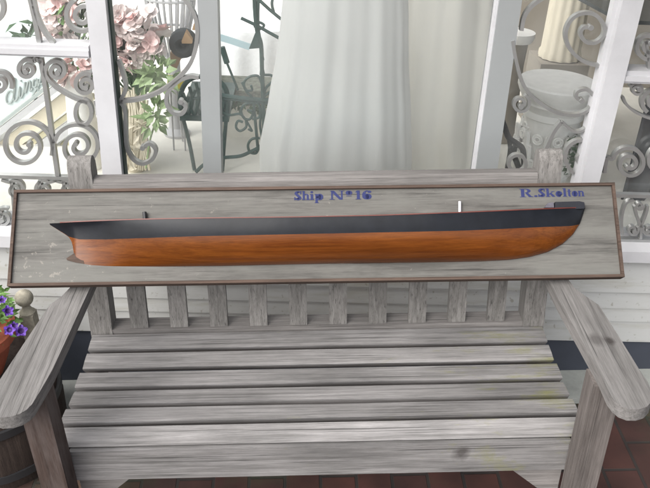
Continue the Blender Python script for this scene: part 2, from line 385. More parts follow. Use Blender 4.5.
# ------------------------------------------------------------------ the bench
bench = thing('garden_bench', 'weathered grey teak garden bench with slatted seat and wide flat arms', 'bench', (0, -.2, -LIFT))
PY = [0, -.0635, -.1295, -.196, -.2615, -.3236, -.3737, -.3793]
PZ = [0, -.0037, -.0090, -.0088, -.0020, .0010, -.0231, -.1083]
for i in range(6):
    a = Vector((0, PY[i] - (.0074 if i else .0), PZ[i])); b = Vector((0, PY[i + 1] + .0074, PZ[i + 1])); t = (b - a).normalized(); n = Vector((0, t.z, -t.y))
    if n.z < 0: n = -n
    bm = NB(); hw = .581 + random.uniform(-.003, .003)
    crown = n * .0016
    prof = [a, (a + b) / 2 + crown, b, b - n * .004, b - n * .026 - t * .013, a - n * .026 + t * .004]
    prism(bm, [p + Vector((-hw, 0, 0)) for p in prof], (2 * hw, 0, 0))
    obj('seat_slat', bm, M['slat'], bench, bev=.003, seg=3)
bm = NB(); prism(bm, [(-.552, y, z) for y, z in ((-.3775, -.0265), (-.3835, -.1085), (-.352, -.112), (-.347, -.0300))], (1.104, 0, 0))
obj('front_rail', bm, M['slat'], bench, bev=.005, seg=3)
bm = NB(); box(bm, -.5298, .5298, .006, .056, -.065, .010); obj('rear_rail', bm, M['rail'], bench, bev=.004)
LEAN = .145
def ly(z, y0=.010): return y0 + LEAN * z
# back posts, round topped
for s in (-1, 1):
    bm = NB(); x0, x1 = sorted((s * .530, s * .5855))
    T = .476
    pr = [(.004, -LIFT), (.004, 0), (ly(.410, .004), .410)]
    for k in range(1, 8):
        a = PI * k / 8; pr.append((ly(.424, .004) + .026 - .026 * math.cos(a), .424 + .038 * math.sin(a)))
    pr += [(ly(.410, .056), .410), (.056, 0), (.056, -LIFT)]
    prism(bm, [(x0, y, z) for y, z in pr], (x1 - x0, 0, 0))
    obj('back_post', bm, M['upright'], bench, bev=.003)
bm = NB(); prism(bm, [(-.5298, y, z) for y, z in ((ly(.335, .003), .335), (ly(.400, .003), .400), (ly(.411, .010), .411), (ly(.411, .034), .411), (ly(.40, .044), .40), (ly(.335, .044), .335))], (1.0596, 0, 0))
obj('top_rail', bm, M['rail'], bench, bev=.003)
bm0 = NB(); prism(bm0, [(-.0225, y, z) for y, z in ((ly(.0105), .0105), (ly(.334), .334), (ly(.334, .026), .334), (ly(.0105, .026), .0105))], (.045, 0, 0))
first = obj('back_slat', bm0, M['upright'], bench, bev=.003)
first.location.x += -.4605
for i in range(1, 10):
    c = copy_part(first, bench); c.location.x += .1023 * i
# arms
def arm(pts, inner, s):
    bm = NB(); prism(bm, [(x, y, .191) for x, y in pts], (0, 0, .029)); return obj('armrest', bm, M['arm'], bench, bev=.006, seg=3)
LO = [tuple(on_z(u, v, .22)[:2]) for u, v in ((69.5, 288), (62, 296), (50, 304.6), (25, 343), (2, 377))]
arm([(-.525, -.003), (-.528, -.115), (-.533, -.26), (-.538, -.392), (-.545, -.455), (-.550, -.490), (-.556, -.505), (-.566, -.516), (-.580, -.5225), (-.600, -.524), (-.617, -.518), (-.630, -.504), (-.638, -.482), (-.639, -.455), (-.634, -.42)]
    + [(-.618, -.29), LO[2], LO[1], LO[0], (LO[0][0] + .006, -.085), (-.553, -.003)], 0, -1)
arm([(.584, -.003), (.582, -.10), (.588, -.142), (.606, -.178), (.622, -.208), (.629, -.32), (.634, -.43), (.637, -.465), (.634, -.495), (.624, -.518), (.609, -.532), (.592, -.538), (.575, -.537), (.562, -.528), (.555, -.513), (.5515, -.495), (.5525, -.44), (.546, -.31), (.539, -.187), (.536, -.003)], 0, 1)
for s in (-1, 1):
    bm = NB(); x0, x1 = sorted((s * .545, s * .601)); box(bm, x0, x1, -.4405, -.3865, -LIFT, .1905)
    obj('front_leg', bm, M['leg'] if s < 0 else M['leg_lit'], bench, bev=.004 if s < 0 else .008, seg=3)
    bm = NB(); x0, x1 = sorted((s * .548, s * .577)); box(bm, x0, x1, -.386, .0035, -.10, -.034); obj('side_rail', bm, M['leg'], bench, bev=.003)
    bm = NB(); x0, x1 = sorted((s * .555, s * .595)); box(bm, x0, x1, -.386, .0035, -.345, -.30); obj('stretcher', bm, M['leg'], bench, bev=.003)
    bm = NB(); q = [(.5447, -.1125), (.432, -.1125), (.434, -.119), (.525, -.205), (.5447, -.212)]
    prism(bm, [(s * x, -.374, z) for x, z in q], (0, .024, 0)); obj('corner_brace', bm, M['rail'], bench, bev=.002)
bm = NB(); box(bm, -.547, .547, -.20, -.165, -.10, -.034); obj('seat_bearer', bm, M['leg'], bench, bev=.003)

# ------------------------------------------------------------------ the half model on its board
model = thing('ship_half_model', 'wooden half hull ship model, black over varnished orange, mounted on a long grey board', 'ship model', (0, 0, -.02), 'B')
corners = [Bd(10, 287), Bd(622, 279), Bd(617, 183), Bd(17, 191)]
BW = .7035; BH = (corners[2][1] + corners[3][1]) / 2
bm = NB(); box(bm, -BW + .005, BW - .005, .005, BH - .005, -.019, 0)
obj('backboard', bm, M['board'], model, bev=.001)
fw, ft = .0068, .008
bm = NB(); box(bm, -BW, BW, 0, fw, -.0195, ft); obj('frame_moulding', bm, M['moulding'], model, bev=.003)
bm = NB(); box(bm, -BW, BW, BH - fw, BH, -.0195, ft); obj('frame_moulding', bm, M['moulding'], model, bev=.003)
for s in (-1, 1):
    bm = NB(); x0, x1 = sorted((s * (BW - fw), s * BW)); box(bm, x0, x1, fw + .0004, BH - fw - .0004, -.0195, ft - .0006); obj('frame_moulding', bm, M['moulding'], model, bev=.003)
def interp(tab, x):
    if x <= tab[0][0]: return tab[0][1]
    for (a, va), (b, vb) in zip(tab, tab[1:]):
        if x <= b: return va + (vb - va) * (x - a) / (b - a)
    return tab[-1][1]
TOP = [(50, 223), (60, 222.6), (75, 221.8), (100, 220.8), (140, 219.4), (200, 218.3), (300, 217.3), (380, 215.8), (460, 213.0), (520, 210.5), (560, 209), (584.5, 208.4)]
BOT = [(50, 224.4), (58, 229.5), (64, 233.2), (69, 236.8), (71.5, 241), (73.3, 248), (74.2, 255), (76, 260), (81, 263), (90, 264.6), (105, 265.6), (120, 266), (160, 266.3), (220, 266), (330, 263.6), (430, 262.6), (480, 261.8), (510, 260.3), (530, 257.5), (548, 252.5), (562, 245), (573, 235), (580, 224), (584, 212), (584.5, 209.5)]
BAND = [(50, 225), (60, 231), (68, 236), (80, 239), (110, 239), (200, 236), (330, 233.5), (460, 231), (540, 227.5), (570, 226.5), (584.5, 224)]
BEAM = [(50, .004), (58, .014), (66, .024), (80, .034), (100, .043), (140, .056), (200, .070), (280, .080), (430, .080), (490, .071), (530, .056), (556, .036), (572, .020), (581, .009), (584.5, .004)]
PEXP = [(50, .8), (66, .55), (80, .55), (100, .75), (130, 1.15), (170, 1.6), (220, 1.9), (300, 2.05), (450, 2.05), (520, 2.0), (560, 1.8), (584, 1.5)]
QEXP = [(50, 1.0), (90, 1.0), (140, .8), (200, .58), (260, .50), (480, .50), (560, .55), (584, .6)]
xs = []
x = 50.0
while x < 584.5:
    xs.append(x); x += 1.2 if (x < 82 or x > 570) else (3 if (x < 130 or x > 520) else 9)
xs.append(584.5)
NS = 22
def wid(B, p, q, s_): return B * max(0.0, 1 - s_ ** p) ** q
def section(px):
    B, p, q = interp(BEAM, px), interp(PEXP, px), interp(QEXP, px)
    ut, vt = Bd(px, interp(TOP, px), B); ub, vb = Bd(px, interp(BOT, px))
    vb = min(vb, vt - .0006); s_ = .4
    for k in range(12):                                    # where the painted line falls on this section
        s_ = .5 * s_ + .5 * min(.97, max(.04, (vt - Bd(px, interp(BAND, px), wid(B, p, q, s_))[1]) / (vt - vb)))
    return ub, vt, vb, B, p, s_, q
def sp(sec, s_):
    u, vt, vb, B, p, sb, q = sec
    return Vector((u, vt - (vt - vb) * s_, wid(B, p, q, s_) + .0002))
def skin(bm, rows, close=False):
    vs = [[bm.verts.new(p) for p in r] for r in rows]
    for a, b in zip(vs, vs[1:]):
        for k in range(len(a) - 1): bm.faces.new((a[k], a[k + 1], b[k + 1], b[k]))
secs = [section(px) for px in xs]
bm = NB(); skin(bm, [[Vector((s[0], s[1], .0002))] + [sp(s, s[5] * k / 8) for k in range(9)] for s in secs]); obj('topsides', bm, M['black'], model, smooth=50)
bm = NB(); skin(bm, [[sp(s, 1 - (1 - s[5]) * (1 - k / NS) ** 1.5) for k in range(NS + 1)] for s in secs]); obj('hull', bm, M['hull'], model, smooth=60)
bm = NB()
cap = [Vector((s[0], s[1] + .0009, s[3] * 1.0)) for s in secs[10:]]
for i in range(len(cap) - 1):
    a, b = cap[i], cap[i + 1]
    for (p, q, h) in ((a, b, .0022),):
        v = [(p.x, p.y - .001, .0004), (q.x, q.y - .001, .0004), (q.x, q.y - .001, q.z + .001), (p.x, p.y - .001, p.z + .001)]
        w = [(x_, y_ + h, z_) for x_, y_, z_ in v]
        A = [bm.verts.new(t) for t in v]; Bq = [bm.verts.new(t) for t in w]
        bm.faces.new(Bq); bm.faces.new((A[3], A[2], Bq[2], Bq[3])); bm.faces.new((A[0], A[3], A[2], A[1]))
bmesh.ops.remove_doubles(bm, verts=bm.verts, dist=1e-5)
obj('cap_rail', bm, M['red'], model, smooth=50)
bm = NB(); prism(bm, [(*Bd(u, v), .0003) for u, v in ((76, 252), (72, 254.5), (66.6, 258), (67.2, 259.8), (76, 262.2), (84, 263.4), (84, 258))], (0, 0, .0016)); obj('skeg', bm, M['moulding'], model, bev=.0006)
# forecastle block and the pale patch abaft it
fx0, fy = Bd(552.5, 207.6); fx1, _ = Bd(582.5, 207); _, ftp = Bd(566, 202.3)
bm = NB(); pts = [(fx0, fy - .006), (fx1 - .004, fy - .005), (fx1, fy - .002), (fx1 - .001, ftp - .002), (fx1 - .012, ftp + .0005), (fx0 + .002, ftp - .0005)]
prism(bm, [(u, v - .004, .0005) for u, v in pts], (0, 0, .016)); obj('forecastle', bm, M['navy'], model, bev=.002)
gx0, gy = Bd(543, 208.2); _, gt = Bd(551, 203.3)
bm = NB(); prism(bm, [(gx0, gy - .003, .0005), (fx0 - .0005, gy - .003, .0005), (fx0 - .0005, gt - .002, .0005), (gx0 + .008, gt - .004, .0005)], (0, 0, .012)); obj('deckhouse', bm, mat('grey_lilac_paint', (.085, .08, .10), .6, var=.3, vscale=60), model, bev=.001)
def peg(u0, v0, u1, v1, m, w):
    a = Bd(u0, v0); b = Bd(u1, v1); bm = NB()
    tube(bm, [(a[0], a[1] - .006, .006), (b[0], b[1] - .001, .006)], w, 10); obj('mast_stub', bm, m, model)
peg(145, 210, 145.5, 220, M['hook_black'], .0048)
peg(459, 200, 459.2, 213.5, M['white_scuff'], .0034)

# lettering: fat-face serif glyphs built from stems, hairlines, slabs and swelled bowls; cap height 1
def rect(x0, x1, y0, y1): return [(x0, y0), (x1, y0), (x1, y1), (x0, y1)]
def bowl(cx, cy, rx, ry, t, a0, a1, hair=.07, n=18, side=None):
    out = []; inn = []
    for k in range(n + 1):
        a = math.radians(a0 + (a1 - a0) * k / n); c, s = math.cos(a), math.sin(a)
        out.append((cx + rx * c, cy + ry * s)); inn.append((cx + (rx - t) * c, cy + (ry - hair) * s))
    return out + inn[::-1]
GL = {
 'S': (.74, [bowl(.36, .75, .30, .26, .17, 30, 190, .08), [(.06, .80), (.24, .80), (.66, .34), (.66, .20), (.48, .20), (.07, .66)], bowl(.36, .26, .31, .27, .17, -170, 20, .08), rect(.60, .66, .66, 1.0), rect(.03, .09, 0, .34)]),
 'h': (.80, [rect(.08, .27, 0, 1.0), rect(0, .34, 0, .06), rect(0, .2, .94, 1.0), bowl(.44, .46, .27, .24, .19, 0, 150, .10), rect(.52, .71, 0, .47), rect(.45, .78, 0, .06)]),
 'i': (.40, [rect(.10, .29, 0, .66), rect(.01, .38, 0, .06), rect(.01, .2, .60, .66), bowl(.195, .87, .11, .12, .10, 0, 360, .11)]),
 'p': (.84, [rect(.08, .27, -.34, .66), rect(0, .36, -.34, -.28), rect(0, .2, .60, .66), bowl(.46, .33, .32, .35, .19, -155, 155, .07)]),
 'N': (1.06, [rect(.13, .20, 0, 1.0), rect(0, .33, 0, .06), [(.05, 1.0), (.30, 1.0), (.90, .0), (.72, 0)], rect(.83, .90, .02, 1.0), rect(.70, 1.03, .94, 1.0)]),
 'o.': (.50, [bowl(.24, .74, .22, .24, .13, 0, 360, .06), rect(.06, .42, .36, .42)]),
 '1': (.52, [rect(.17, .38, 0, .98), rect(.04, .50, 0, .06), [(.03, .80), (.2, 1.0), (.2, .86), (.05, .76)]]),
 '6': (.74, [bowl(.36, .31, .33, .32, .19, 0, 360, .06), bowl(.44, .5, .41, .49, .19, 95, 215, .06), bowl(.54, .83, .13, .13, .12, 0, 360, .12)]),
 'R': (1.02, [rect(.11, .33, 0, 1.0), rect(0, .45, 0, .06), rect(0, .45, .94, 1.0), bowl(.44, .745, .38, .255, .21, -95, 95, .07), [(.42, .52), (.62, .50), (.86, .10), (1.0, .06), (1.0, 0), (.70, 0)]]),
 '.': (.26, [bowl(.13, .10, .11, .11, .10, 0, 360, .10)]),
 'k': (.86, [rect(.08, .27, 0, 1.0), rect(0, .36, 0, .06), rect(0, .2, .94, 1.0), [(.27, .30), (.62, .62), (.72, .62), (.27, .22)], [(.36, .40), (.50, .48), (.84, .05), (.84, 0), (.62, 0)], rect(.52, .82, .60, .66)]),
 'e': (.66, [bowl(.33, .33, .33, .36, .16, 0, 290, .075), rect(.10, .66, .285, .36)]),
 'l': (.42, [rect(.11, .30, 0, 1.0), rect(.01, .41, 0, .06), rect(.01, .2, .94, 1.0)]),
 't': (.48, [rect(.13, .31, .10, .88), rect(0, .44, .60, .66), bowl(.29, .14, .16, .15, .15, 180, 320, .08)]),
 'o': (.70, [bowl(.35, .33, .34, .35, .19, 0, 360, .06)]),
 'n': (.82, [rect(.08, .27, 0, .66), rect(0, .36, 0, .06), rect(0, .2, .60, .66), bowl(.44, .42, .28, .25, .19, 0, 150, .10), rect(.53, .72, 0, .43), rect(.45, .80, 0, .06)]),
}
def letters(name, items, ybase, ycap, slope):
    bm = NB(); k = 0
    for ch, x0, x1 in items:
        adv, polys = GL[ch]; dy = slope * (x0 - items[0][1])
        a = Bd(x0, ybase + dy); b = Bd(x1, ybase + dy); t = Bd(x0, ycap + dy)
        sx = (b[0] - a[0]) / adv; sy = t[1] - a[1]
        for poly in polys:
            z = .0004 + .00012 * (k % 7); k += 1
            for dx in ((0,) if ch in 'e' else (-.022, .022)):
                z += .00003; face(bm, [(a[0] + (x_ + dx) * sx, a[1] + y_ * sy, z) for x_, y_ in poly])
    bmesh.ops.triangulate(bm, faces=bm.faces)
    obj(name, bm, M['blue_letter'], model, smooth=0)
letters('lettering', [('S', 294, 301.8), ('h', 302, 309.3), ('i', 309.6, 314), ('p', 314.6, 323.5), ('N', 329.5, 344.5), ('o.', 345.5, 352.5), ('1', 355, 361), ('6', 362, 372)], 200.3, 191.3, -.012)
letters('lettering', [('R', 520, 533.2), ('.', 534, 537.4), ('S', 538.2, 545.6), ('k', 546, 555), ('e', 555.6, 562.4), ('l', 562.8, 567), ('t', 567.3, 571.8), ('o', 572, 577.6), ('n', 578, 584.5)], 197.6, 189.3, -.012)

# ------------------------------------------------------------------ shop front (frame F)
shop = thing('shop_front', 'white painted shop front with clapboard base, wide glass panes and white mullions', 'shop front', (0, 0, -.42), 'F')
XL, XR = -3.2, 3.2
# clapboards: each board's lower edge stands proud of the one below
bm = NB()
for z0, z1, d in ((-.060, .058, .010), (-.120, -.0605, .006), (-.168, -.1205, .006), (-.244, -.1685, .006)):
    prism(bm, [(XL, -d, z0), (XL, -.001, z1), (XL, .05, z1), (XL, .05, z0)], (XR - XL, 0, 0))
obj('clapboard', bm, M['siding'], shop, smooth=0)
bm = NB(); box(bm, XL, XR, .004, .05, -.60, -.2445); obj('base_board', bm, M['slate'], shop)
bm = NB(); prism(bm, [(XL, -.035, .060), (XL, -.035, .096), (XL, .085, .112), (XL, .085, .060)], (XR - XL, 0, 0)); obj('window_sill', bm, M['white'], shop, bev=.004)
bm = NB(); box(bm, XL, XR, -.01, .06, 1.752, 1.95); obj('fascia', bm, M['siding'], shop)
ZT = 1.75
def post(pl, pr, y0, y1, m, name, bev=.004):
    """upright from two photo edges, each (u_top, v_top, u_bot, v_bot)"""
    bm = NB(); P = []
    for (a, b, c, d) in (pl, pr):
        xa, za = G(a, b, y0); xb, zb = G(c, d, y0); k = (xa - xb) / (za - zb) * .5
        xm, zm = (xa + xb) / 2, (za + zb) / 2
        P.append((xm + k * (.105 - zm), xm + k * (ZT - zm)))
    poly = [(P[0][0], y0, .105), (P[1][0], y0, .105), (P[1][1], y0, ZT), (P[0][1], y0, ZT)]
    prism(bm, poly, (0, y1 - y0, 0)); obj(name, bm, m, shop, bev=bev); return P
PL = post((85.8, 0, 94, 90), (105, 0, 121, 165), -.012, .062, M['white'], 'mullion')
PR = post((623, 0, 591.5, 138), (644.5, 0, 610, 138), -.012, .062, M['white'], 'mullion')
def bead(P, k, s, y0, name='glazing_bead', m=None, w=.008):
    bm = NB(); a, b = P[k]; x0, x1 = sorted((a, a + s * w)); d = b - a
    prism(bm, [(x0, y0, .107), (x1, y0, .107), (x1 + d, y0, ZT - .002), (x0 + d, y0, ZT - .002)], (0, .03, 0)); obj(name, bm, m or M['white'], shop)
bead(PL, 1, 1, .012, 'glazing_seal', M['seal'], .004); bead(PR, 0, -1, .012, 'glazing_bead', M['white'], .010); bead(PL, 0, -1, .016); bead(PR, 1, 1, .016)
PGL = post((197.5, 0, 203, 168), (217.6, 0, 221, 168), .020, .085, M['alu'], 'door_stile', .002)
PGR = post((498.5, 0, 477.2, 166), (520.5, 0, 499.5, 166), .020, .085, M['alu'], 'door_stile', .002)
bead(PGR, 0, -1, .028, 'door_gasket', M['white'], .006)
# crossbars
def xbar(u, v0, v1, x0, x1):
    zt = G(u, v0, -.004)[1]; zb = G(u, v1, -.004)[1]; bm = NB()
    box(bm, x0, x1, -.004, .055, zb, zt); obj('glazing_bar', bm, M['white'], shop, bev=.004)
    bm = NB(); box(bm, x0, x1, -.009, -.0045, zb + .006, zb + .020); obj('glazing_bead', bm, M['white'], shop)
xbar(45, 45, 57, -3.0, PL[0][0] - .002); xbar(635, 71, 83.5, PR[1][0] + .002, 3.0)
for x in (-3.1, 3.1):
    bm = NB(); box(bm, x - .09, x + .09, -.02, .06, .113, 1.75); obj('mullion', bm, M['white'], shop)
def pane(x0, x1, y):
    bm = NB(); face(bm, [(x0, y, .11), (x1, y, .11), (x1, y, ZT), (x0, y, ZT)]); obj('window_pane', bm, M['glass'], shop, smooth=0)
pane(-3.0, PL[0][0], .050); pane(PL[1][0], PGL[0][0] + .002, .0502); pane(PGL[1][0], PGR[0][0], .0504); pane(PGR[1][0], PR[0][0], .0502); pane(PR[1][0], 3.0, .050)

# ------------------------------------------------------------------ wrought iron grilles
def spiral(cu, cv, r0, r1, a0, turns, lead=None, sq=1.0):
    """photo-plane spiral: starts at radius r0, angle a0 (deg, y down), winds by turns (sign = direction)"""
    n = int(abs(turns) * 26); out = []
    for k in range(n + 1):
        t = k / n; r = r0 + (r1 - r0) * t ** .85; a = math.radians(a0) + 2 * PI * turns * t
        out.append((cu + r * math.cos(a), cv + r * math.sin(a) * sq))
    return (lead or []) + out
def scroll(parent, pts, dy, w=.0100, d=.016, smooth=True, name='scroll', end=True, m='silver'):
    P = [G3(u, v, dy) for u, v in pts]
    if smooth: P = smooth_pts(P, 4)
    bm = NB(); ribbon(bm, P, w, d)
    if end: lathe_y(bm, P[-1], .007, d + .004)
    return obj(name, bm, M[m], parent, smooth=35)
def lathe_y(bm, c, r, d, n=10):
    a = [bm.verts.new((c.x + r * math.cos(2 * PI * k / n), c.y - d / 2, c.z + r * math.sin(2 * PI * k / n))) for k in range(n)]
    b = [bm.verts.new((c.x + r * math.cos(2 * PI * k / n), c.y + d / 2, c.z + r * math.sin(2 * PI * k / n))) for k in range(n)]
    bm.faces.new(a[::-1]); bm.faces.new(b)
    for k in range(n): bm.faces.new((a[k], a[(k + 1) % n], b[(k + 1) % n], b[k]))
def bar_h(parent, v, u, x0, x1, dy, h=.010, name='rail'):
    z = G(u, v, dy)[1]; bm = NB(); box(bm, x0, x1, dy - .009, dy + .009, z - h / 2, z + h / 2); return obj(name, bm, M['silver'], parent, bev=.002)
DG = .020
g1 = thing('window_grille', 'silver wrought iron scroll grille before the pink flowers and leaning white sign', 'grille', (-1.0, DG, .11), 'F', 'wrought iron window grilles')
xa = -1.62; xb = PL[0][0] - .010
bar_h(g1, 176.5, 40, xa, xb, DG); bar_h(g1, 228.5, 5, xa, xb, DG, .012)
scroll(g1, [(29, -8), (33, 8), (37, 27), (40, 43)], DG, .011, name='stem', end=False)
scroll(g1, [(41, 58), (46, 88), (52, 132), (58, 175)], DG, .011, name='stem', end=False)
scroll(g1, [(33, -4), (37, 14), (44, 30), (54, 43)], DG, end=False)
scroll(g1, spiral(84, 16, 19, 4, 240, -1.75), DG)
scroll(g1, spiral(-13, 9, 19, 4, 300, 1.7), DG)
scroll(g1, [(42, 62), (36, 58)] + spiral(28, 69, 11, 2.5, 310, -1.5), DG)
scroll(g1, [(88, 102), (72, 96), (56, 86), (46, 74)] + spiral(57, 70, 11, 2.5, 200, 1.6), DG)
scroll(g1, spiral(-1, 83, 14, 3, 20, -1.7), DG)
scroll(g1, spiral(86, 84, 12, 3, 300, -1.6), DG)
scroll(g1, spiral(26, 145, 28, 4, 20, -2.1), DG, .010)
scroll(g1, [(54, 140)] + spiral(79, 146, 25, 4, 190, 2.1), DG, .010)
scroll(g1, spiral(84, 112, 8, 8, 0, 1, sq=1.5), DG, end=False)
scroll(g1, [(-12, 150), (-8, 120), (-20, 100), (-32, 96)], DG, end=False)
scroll(g1, spiral(-45, 145, 28, 4, 160, 2.1), DG, .010)
for c, s in ((16, 1), (44, -1), (-18, -1), (68, 1)):
    scroll(g1, [(c + 14 * -s, 179)] + spiral(c, 189, 10, 2.5, 270 - 40 * s, 1.5 * s), DG, .008)
    scroll(g1, spiral(c - 12 * s, 217, 10, 2.5, 300, -1.5 * s), DG, .008)
    scroll(g1, [(c - 4, 180), (c - 2, 200), (c, 225)], DG, .009, name='stem', end=False)

g2 = thing('window_grille', 'thin silver iron scrollwork with long curved sweep between white mullion and grey door stile', 'grille', (-.6, DG + .006, .11), 'F', 'wrought iron window grilles')
DG2 = .026
scroll(g2, [(118, 101), (140, 98.5), (160, 91), (178, 78), (191, 62), (197, 40), (196, 18), (186, 0), (176, -10)], DG2, end=False)
scroll(g2, [(199, 77), (190, 76), (178, 81), (168, 92), (167, 103), (173, 112), (182, 113), (186, 106), (181, 101)], DG2)
scroll(g2, [(120, 101), (125, 108), (126, 125), (127, 145), (133, 158), (143, 163), (153, 158), (156, 149), (150, 143), (143, 147)], DG2)
scroll(g2, [(119, 60), (124, 75), (126, 88), (121, 100)], DG2, end=False)
g3 = thing('window_grille', 'silver iron scroll grille in front of the white plaster planter', 'grille', (.6, DG2, .11), 'F', 'wrought iron window grilles')
scroll(g3, [(611, 64), (598, 65), (582, 60), (570, 49), (565, 34), (570, 20), (581, 13), (594, 14), (603, 24), (603, 35), (595, 42), (585, 41), (580, 33), (583, 27), (590, 27)], DG2, .009)
scroll(g3, [(512, 40), (516, 62), (524, 86), (538, 101), (557, 112), (578, 114), (592, 105), (593, 95), (586, 89), (577, 91), (576, 97), (581, 100)], DG2, .0085)
scroll(g3, [(521, 30), (524, 16), (532, 5), (545, -4)], DG2, .009, end=False)
scroll(g3, [(572, 172), (565, 160), (567, 147), (577, 140), (590, 141), (596, 151), (592, 163), (582, 166), (577, 158), (582, 153)], DG2, .010)
scroll(g3, spiral(517, 163, 8.5, 8.5, 0, 1), DG2, .009, end=False, name='ring')
scroll(g3, [(561, 121), (553, 132), (545, 150), (540, 166)], DG2, .010, end=False)
scroll(g3, spiral(520, 103, 10, 3, 300, 1.4), DG2, .008)
scroll(g3, [(592, 120), (585, 128), (574, 131), (561, 121)], DG2, .007, end=False)
g4 = thing('window_grille', 'silver iron scroll grille against the dark window right of the white mullion', 'grille', (1.0, DG, .11), 'F', 'wrought iron window grilles')
x0g = PR[1][0] + .010
bar_h(g4, 195, 635, x0g, 1.75, DG, .010); bar_h(g4, 240, 640, x0g, 1.75, DG, .012)
scroll(g4, [(622, 96), (626, 104), (636, 112), (652, 118), (670, 118)], DG, .007, end=False)
scroll(g4, spiral(636, 89, 7, 2.5, 200, 1.4), DG, .007)
scroll(g4, spiral(653, 100, 13, 3, 120, 1.6), DG)
scroll(g4, [(604, 172), (606, 158)] + spiral(629, 163, 18, 4, 195, 1.8), DG, .010)
scroll(g4, [(645, 40), (648, 60), (650, 75)], DG, .008, end=False)
scroll(g4, spiral(660, 160, 16, 4, 340, -1.7), DG)
scroll(g4, spiral(648, 45, 14, 3, 90, 1.6), DG)
scroll(g4, spiral(632, 229, 6, 2, 330, 1.2), DG, .007); scroll(g4, spiral(648, 229, 6, 2, 210, -1.2), DG, .007)
scroll(g4, [(640, 238), (640, 226), (636, 214), (634, 205)], DG, .007, end=False); scroll(g4, [(640, 226), (645, 214), (647, 205)], DG, .007, end=False)
scroll(g4, [(622, 234), (621, 218), (625, 203), (633, 199)], DG, .007, end=False)
scroll(g4, spiral(639, 205, 4, 2, 0, 1.2), DG, .006)

# ------------------------------------------------------------------ inside the shop (frame F)
ZF = .085
bm = NB(); box(bm, -3.2, 3.2, .088, 4.0, -.5, ZF); struct('display_floor', bm, M['carpet'], 'F')
bm = NB(); box(bm, -3.2, .52, 2.3, 2.4, ZF, 1.95); struct('back_wall', bm, M['wall_in'], 'F')
bm = NB(); box(bm, .522, 3.2, 1.45, 2.4, ZF, 1.95); struct('back_wall', bm, M['beige_in'], 'F')
bm = NB(); box(bm, -3.3, -3.201, .07, 2.4, ZF, 1.95); struct('side_wall', bm, M['wall_in'], 'F')
bm = NB(); box(bm, 3.201, 3.3, .07, 2.4, ZF, 1.95); struct('side_wall', bm, M['beige_in'], 'F')
bm = NB(); box(bm, 1.05, 3.3, .065, 2.45, 1.955, 2.05); struct('ceiling', bm, M['wall_in'], 'F')  # covers the right end only; roof left open elsewhere to light the interior
# dark curtain behind the right hand window
cu = []
for k in range(80):
    x = .99 + k * .024; cu.append((x, .32 + .022 * math.sin(k * 1.9) + .012 * math.sin(k * .7)))
bm = NB(); skin(bm, [[(x, y, z) for z in (ZF + .001, .6, 1.2, 1.7)] for x, y in cu])
tag(obj('curtain', bm, M['dark_in'], base=(1.6, .32, ZF), frame='F', solid=.006), 'dark grey pleated curtain behind the window right of the white mullion', 'curtain')

# white gowns -----------------------------------------------------------------
def gown(name, label, cu, dy, prof, m, folds, twist=0.0, amp=.10, hem=None, flat=.7):
    c0 = G3(cu, 168, dy); cx, cyv = c0.x, dy
    t = thing(name, label, 'dress', (cx, cyv, ZF), 'F')
    N = 220; rows = []
    for z, xl, xr in prof:
        ctr = (xl + xr) / 2; r = (xr - xl) / 2; row = []
        zz = (z - prof[0][0]) / (prof[-1][0] - prof[0][0])
        for k in range(N + 1):
            a = 2 * PI * k / N; w = 0
            for f, ph, am in folds: w += am * math.sin(f * a + ph + twist * zz * (1 + .3 * math.sin(a)))
            wig = amp * (1 - zz) ** .6 * w
            rr = 1 + wig
            z_ = z + (.010 * math.sin(5 * a) if z == prof[0][0] else 0)
            row.append(Vector((ctr + r * math.cos(a) * (1 + wig * .3), cyv + r * flat * math.sin(a) * rr, z_)))
        rows.append(row)
    bm = NB(); skin(bm, rows); bmesh.ops.remove_doubles(bm, verts=bm.verts, dist=1e-5)
    obj('skirt', bm, m, t, smooth=80)
    top = prof[-1]; ctr = (top[1] + top[2]) / 2; w = (top[2] - top[1]) / 2
    bm = NB(); lathe(bm, [(w, 0), (w * .95, .06), (w * 1.18, .2), (w * 1.2, .27), (w * 1.05, .30), (w * .6, .29)], (0, 0, 0), 28)
    for v in bm.verts: v.co = Vector((ctr + v.co.x, cyv + v.co.y * .72, top[0] + v.co.z))
    obj('bodice', bm, m, t, smooth=70)
    return t
def prow(v, ul, ur, dy):
    xl, z = G(ul, v, dy); xr, _ = G(ur, v, dy); return z, xl, xr
D1 = .30
pz = [prow(v, ul, ur, D1) for v, ul, ur in ((168, 263, 410), (158, 261, 411), (140, 261, 411), (120, 265, 410), (100, 269, 410), (80, 272, 409), (60, 276, 408), (30, 280, 408), (0, 283, 408))]
pz[0] = (ZF + .012, pz[0][1], pz[0][2])
pz += [(pz[-1][0] + .25, pz[-1][1] + .03, pz[-1][2] - .04), (pz[-1][0] + .45, pz[-1][1] + .07, pz[-1][2] - .08)]
gown('wedding_gown', 'white chiffon wedding gown with soft vertical folds behind the glass door', 335, D1, pz, M['tulle'], ((6, .4, 1), (13, 1.7, .8), (23, .2, .4)), .6, .052)
D2 = .52
pz = [prow(v, ul, ur, D2) for v, ul, ur in ((168, 392, 480), (150, 390, 484), (120, 385, 487), (80, 390, 491), (40, 392, 495), (0, 396, 499))]
pz[0] = (ZF + .012, pz[0][1], pz[0][2])
pz += [(pz[-1][0] + .25, pz[-1][1] + .03, pz[-1][2] - .03), (pz[-1][0] + .5, pz[-1][1] + .06, pz[-1][2] - .06)]
gown('wedding_gown', 'ivory satin wedding gown with swept diagonal folds beside the grey door stile', 440, D2, pz, M['satin'], ((5, 2.2, 1.1), (9, .6, .8), (17, 1.0, .3)), 2.6, .10)

